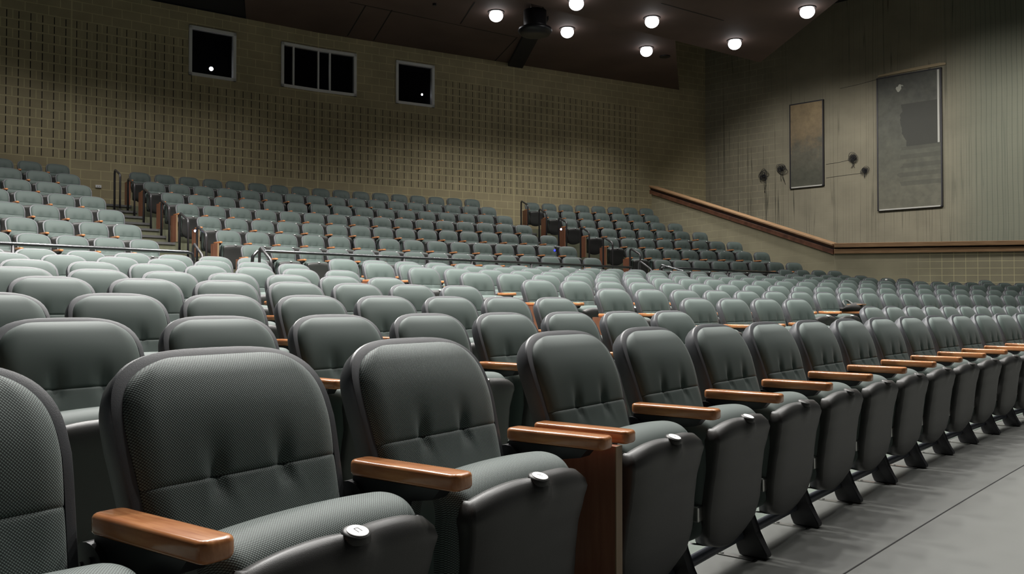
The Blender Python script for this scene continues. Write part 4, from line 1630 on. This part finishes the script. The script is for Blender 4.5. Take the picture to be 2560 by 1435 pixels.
def wall_panel(x0, x1, yt, yb, m, label):
    p0, t0 = on_cw(x0, yb)
    p1, t1 = on_cw(x1, yb)
    ztop = on_cw(x0, yt)[0].z
    zbot = p0.z
    W_ = t1 - t0; Hh = ztop - zbot
    root = empty('acoustic_panel', p0, atan2(cdir.y, cdir.x))
    # local x along the wall, local -y out of it
    s = -1
    fr_ = 0.035
    bm = bmesh.new()
    box(bm, 0, fr_, s * 0.09, 0, 0, Hh); box(bm, W_ - fr_, W_, s * 0.09, 0, 0, Hh)
    box(bm, 0, W_, s * 0.09, 0, Hh - fr_, Hh); box(bm, 0, W_, s * 0.09, 0, 0, fr_)
    obj('panel_frame', bm, M_canvas, root, False)
    bm = bmesh.new()
    box(bm, fr_, W_ - fr_, s * 0.075, -0.01, fr_, Hh - fr_)
    obj('panel_face', bm, m, root, False)
    bm = bmesh.new()
    box(bm, fr_ + .02, W_ - fr_ - .02, s * 0.097, s * 0.088, 0.005, 0.045)
    obj('bottom_lip', bm, M_lip, root, False)
    tag(root, label, 'wall panel', 'framed panels on the stained wall')
    return root, W_, Hh
m_small = painted('rust_and_grey_panel_cloth', ((0.10, (0.085, 0.085, 0.062)), (0.42, (0.13, 0.12, 0.088)), (0.6, (0.21, 0.16, 0.095)), (1.0, (0.33, 0.245, 0.135))), 3.0, 'small')
m_large = painted('faded_grey_panel_cloth', ((0.1, (0.155, 0.150, 0.112)), (0.45, (0.118, 0.118, 0.092)), (0.7, (0.105, 0.105, 0.085)), (1.0, (0.075, 0.076, 0.066))), 2.2, 'large')
wall_panel(1979, 2064, 261, 472, m_small, 'smaller framed panel with rust-brown top and grey mottled bottom on the stained wall')
rt, Wp, Hp = wall_panel(2198, 2361, 195, 528, m_large, 'large framed faded grey panel with smooth dark patch on the stained wall')
bm = bmesh.new()
box(bm, Wp - 0.115, Wp - 0.06, -0.093, -0.076, 1.9, Hp - 0.05)
obj('worn_edge', bm, M_lip, rt, False)
# loose batten on top of the large panel
p0, t0 = on_cw(2201, 190); p1, t1 = on_cw(2371, 158)
bm = bmesh.new()
rows = []
for k in range(13):
    f = k / 12
    p = p0.lerp(p1, f) + Vector((0, 0, 0.0))
    hh = 0.075 * (0.55 + 0.45 * sin(pi * min(1, f * 1.6) * 0.5)) * (1 - 0.4 * (f > 0.95))
    q0 = p - cnor * -0.0
    rows.append([q0 + cnor * 0.015 + Vector((0, 0, -0.012)), q0 + cnor * 0.055 + Vector((0, 0, -0.012)), q0 + cnor * 0.055 + Vector((0, 0, hh)), q0 + cnor * 0.015 + Vector((0, 0, hh * 0.9))])
V = [[bm.verts.new(q) for q in r_] for r_ in rows]
for A_, B_ in zip(V, V[1:]):
    for k in range(4):
        bm.faces.new((A_[k], A_[(k+1) % 4], B_[(k+1) % 4], B_[k]))
bm.faces.new(V[0]); bm.faces.new(V[-1][::-1])
tag(obj('wooden_batten', bm, mat('raw_pine', (0.42, 0.33, 0.20), 0.7), None, False), 'pale rough wooden batten along the top of the large framed panel', 'batten')

def cable_coil(xp, yp, r, seed, label, loops=9, tail=0.4):
    rnd = random.Random(seed)
    p, t = on_cw(xp, yp)
    root = empty('cable_coil', p + cnor * 0.02, atan2(cdir.y, cdir.x))
    bm = bmesh.new()
    for q in range(loops):
        big = q < 3
        rr = r * (rnd.uniform(0.8, 1.15) if big else rnd.uniform(0.25, 0.6))
        cx, cz = (rnd.uniform(-.3, .3) * r, rnd.uniform(-.35, .35) * r)
        sq, ph_ = rnd.uniform(0.5, 1.0), rnd.uniform(0, pi)
        pts = []
        for k in range(20):
            a = 2 * pi * k / 20
            ex, ez = rr * cos(a), rr * sq * sin(a)
            pts.append((cx + ex * cos(ph_) - ez * sin(ph_), -0.025 - 0.03 * sin(a + q) ** 2 - 0.004 * q, cz + ex * sin(ph_) + ez * cos(ph_)))
        tube(bm, pts, 0.0065 if big else 0.008, 6, True)
    obj('loops', bm, M_cable, root)
    for q in range(3):
        bm = bmesh.new()
        x = rnd.uniform(-.5, .5) * r
        tube(bm, [(x, -0.02, -r * .2), (x + rnd.uniform(-.05, .05), -0.02, -r - 0.05), (x + rnd.uniform(-.1, .1), -0.015, -r - tail * rnd.uniform(.3, 1))], 0.006, 6)
        obj('loose_end', bm, M_cable, root)
    bm = bmesh.new()
    box(bm, -0.045, 0.045, -0.04, 0.018, -0.04, 0.04)
    obj('junction_box', bm, M_black, root, False)
    tag(root, label, 'cable coil', 'coiled cables hanging on the stained wall')
cable_coil(1912, 440, 0.20, 1, 'tangled black cable coil low on the stained wall, farthest from the big panel')
cable_coil(1957, 421, 0.17, 2, 'black cable coil just beside the smaller rust-brown panel')
cable_coil(2137, 396, 0.15, 3, 'dark cable tangle between the two framed panels, upper one', 11, 0.15)
cable_coil(2166, 426, 0.12, 4, 'small dark wire tangle with white tag, near the large panel', 10, 0.15)
p, t = on_cw(2163, 416)
# faint wires run along the wall to the tangles
def wire(pts, label):
    bm = bmesh.new()
    P = [on_cw(*q)[0] + cnor * 0.008 for q in pts]
    tube(bm, P, 0.005, 6)
    tag(obj('wall_wire', bm, M_cable), label, 'wire', 'thin wires on the stained wall')
wire([(2068, 410), (2100, 405), (2125, 399)], 'thin wire from the smaller panel to the upper cable tangle')
wire([(2068, 444), (2110, 438), (2158, 432)], 'thin wire from the smaller panel to the tangle with white tag')
wire([(2105, 219), (2150, 209), (2197, 196)], 'thin wire running up to the large panel top corner')

# white outlet on the back wall
k = 1
uo = seg_u(1, 243)
x, y = seg_pt(1, uo)
root = empty('wall_socket', (x, y, wall_z(1, 243, 465.5)), atan2(BW[2][1] - BW[1][1], BW[2][0] - BW[1][0]))
bm = bmesh.new()
box(bm, -0.065, 0.065, -0.03, -0.002, -0.033, 0.033, 0.005)
obj('cover', bm, M_white, root, False)
bm = bmesh.new()
for sx in (-.022, .022):
    box(bm, sx - 0.009, sx + 0.009, -0.032, -0.0295, -0.012, 0.012)
obj('outlet', bm, mat('grey_socket', (0.5, 0.5, 0.52), 0.5), root, False)
tag(root, 'small white socket on the block wall beside the topmost handrail', 'socket')

# black speaker hung from the ceiling
sp_ = on_ceiling(1338, 66, CZ - 0.55)
root = empty('hanging_speaker', (sp_.x, sp_.y, CZ))
bm = bmesh.new()
def frus(bm, rings, n=20):
    R = [[bm.verts.new((r * cos(2*pi*k/n), r * sin(2*pi*k/n), z)) for k in range(n)] for r, z in rings]
    for A_, B_ in zip(R, R[1:]):
        for k in range(n):
            bm.faces.new((A_[k], A_[(k+1) % n], B_[(k+1) % n], B_[k]))
    bm.faces.new(R[0]); bm.faces.new(R[-1][::-1])
frus(bm, ((0.29, -0.12), (0.29, -0.50), (0.31, -0.53)))
obj('can', bm, M_black, root, True)
bm = bmesh.new()
frus(bm, ((0.30, -0.53), (0.42, -0.57), (0.43, -0.64), (0.36, -0.72), (0.2, -0.74)))
obj('flared_rim', bm, M_black, root)
for a in (0, 2.1, 4.2):
    bm = bmesh.new()
    tube(bm, [(0.2*cos(a), 0.2*sin(a), 0.0), (0.2*cos(a), 0.2*sin(a), -0.14)], 0.016, 8)
    obj('hanger', bm, M_steel, root)
tag(root, 'black can-shaped speaker hanging from the dark ceiling among the lamps', 'speaker')
# dark round opening beside the last lamp
hp = on_ceiling(1664, 137, CZ)
bm = bmesh.new()
disc(bm, (hp.x, hp.y, CZ - 0.03), 0.16, (0, 0, 1), 24, 0.028)
tag(obj('ceiling_speaker', bm, M_black, None, False), 'dark round grille in the ceiling beside the lowest-looking downlight', 'ceiling speaker')
hp = on_ceiling(1085, 4, CZ)
bm = bmesh.new()
disc(bm, (hp.x, hp.y, CZ - 0.05), 0.05, (0, 0, 1), 16, 0.048)
tag(obj('sprinkler', bm, M_black, None, False), 'tiny black sprinkler on the brown ceiling above the booth windows', 'sprinkler')

# ------------------------------------------------------------------ small things left on the seats
def rest(r, i, u_, wv, h):
    x, y, t = b_pose(r, i)
    q = off(x, y, t, u_, wv)
    return (q[0], q[1], B[r][4] + DZ + h), t
bx = [i for i in range(0, 30) if px(*b_pose(8, i)[:2], B[8][4] + H)[0] < 2247][-1]
(x, y, z), t = rest(8, bx, -0.28, 0.22, ARM_Z + 0.017)
M_bottle = mat('cloudy_plastic', (0.62, 0.66, 0.62), 0.3)
bs(M_bottle).inputs['Transmission Weight'].default_value = 0.35
root = empty('water_bottle', (x, y, z))
bm = bmesh.new()
frus(bm, ((0.034, 0.0), (0.037, 0.01), (0.037, 0.13), (0.034, 0.15), (0.020, 0.175), (0.016, 0.18)))
obj('body', bm, M_bottle, root)
bm = bmesh.new()
frus(bm, ((0.024, 0.178), (0.024, 0.205), (0.020, 0.212)))
obj('cap', bm, M_white, root)
tag(root, 'cloudy water bottle standing on an armrest among the far seats by the level wall', 'bottle')
# dark bag slumped over an armrest of the fourth row
bi = [i for i in range(0, 30) if px(*b_pose(4, i)[:2], B[4][4] + H)[0] < 2060][-1]
(x, y, z), t = rest(4, bi + 1, -0.28, 0.25, ARM_Z + 0.017)
root = empty('shoulder_bag', (x, y, z), pi / 2 - t)
bm = bmesh.new()
rb_ = random.Random(5)
R = []
for k in range(9):
    a = k / 8
    wd = 0.075 * (1 - (2 * a - 1) ** 4) + 0.012
    ht = 0.06 + 0.03 * sin(a * 5) + 0.02 * rb_.random()
    R.append([bm.verts.new((wd * cos(q), -0.17 + 0.34 * a, max(0.0, ht * (0.5 + 0.5 * sin(q)) ** 0.8))) for q in (2 * pi * s / 12 for s in range(12))])
for A_, B_ in zip(R, R[1:]):
    for k in range(12):
        bm.faces.new((A_[k], A_[(k+1) % 12], B_[(k+1) % 12], B_[k]))
bm.faces.new(R[0]); bm.faces.new(R[-1][::-1])
obj('body', bm, mat('dark_canvas', (0.03, 0.028, 0.026), 0.8), root)
bm = bmesh.new()
tube(bm, [(0.03, 0.10, 0.05), (0.05, 0.15, 0.11), (0.10, 0.17, 0.14), (0.16, 0.14, 0.13), (0.15, 0.06, 0.08), (0.06, 0.03, 0.06)], 0.011, 8)
obj('strap', bm, mat('grey_strap', (0.10, 0.105, 0.10), 0.7), root)
bm = bmesh.new()
box(bm, -0.06, 0.06, -0.16, 0.04, 0.075, 0.088, 0.004)
obj('flap', bm, mat('tan_leather', (0.25, 0.14, 0.07), 0.6), root, False)
tag(root, 'dark bag with grey strap and tan flap slumped on a fourth row armrest', 'bag')
print('SEATS', N_SEATS, 'far', len(far))
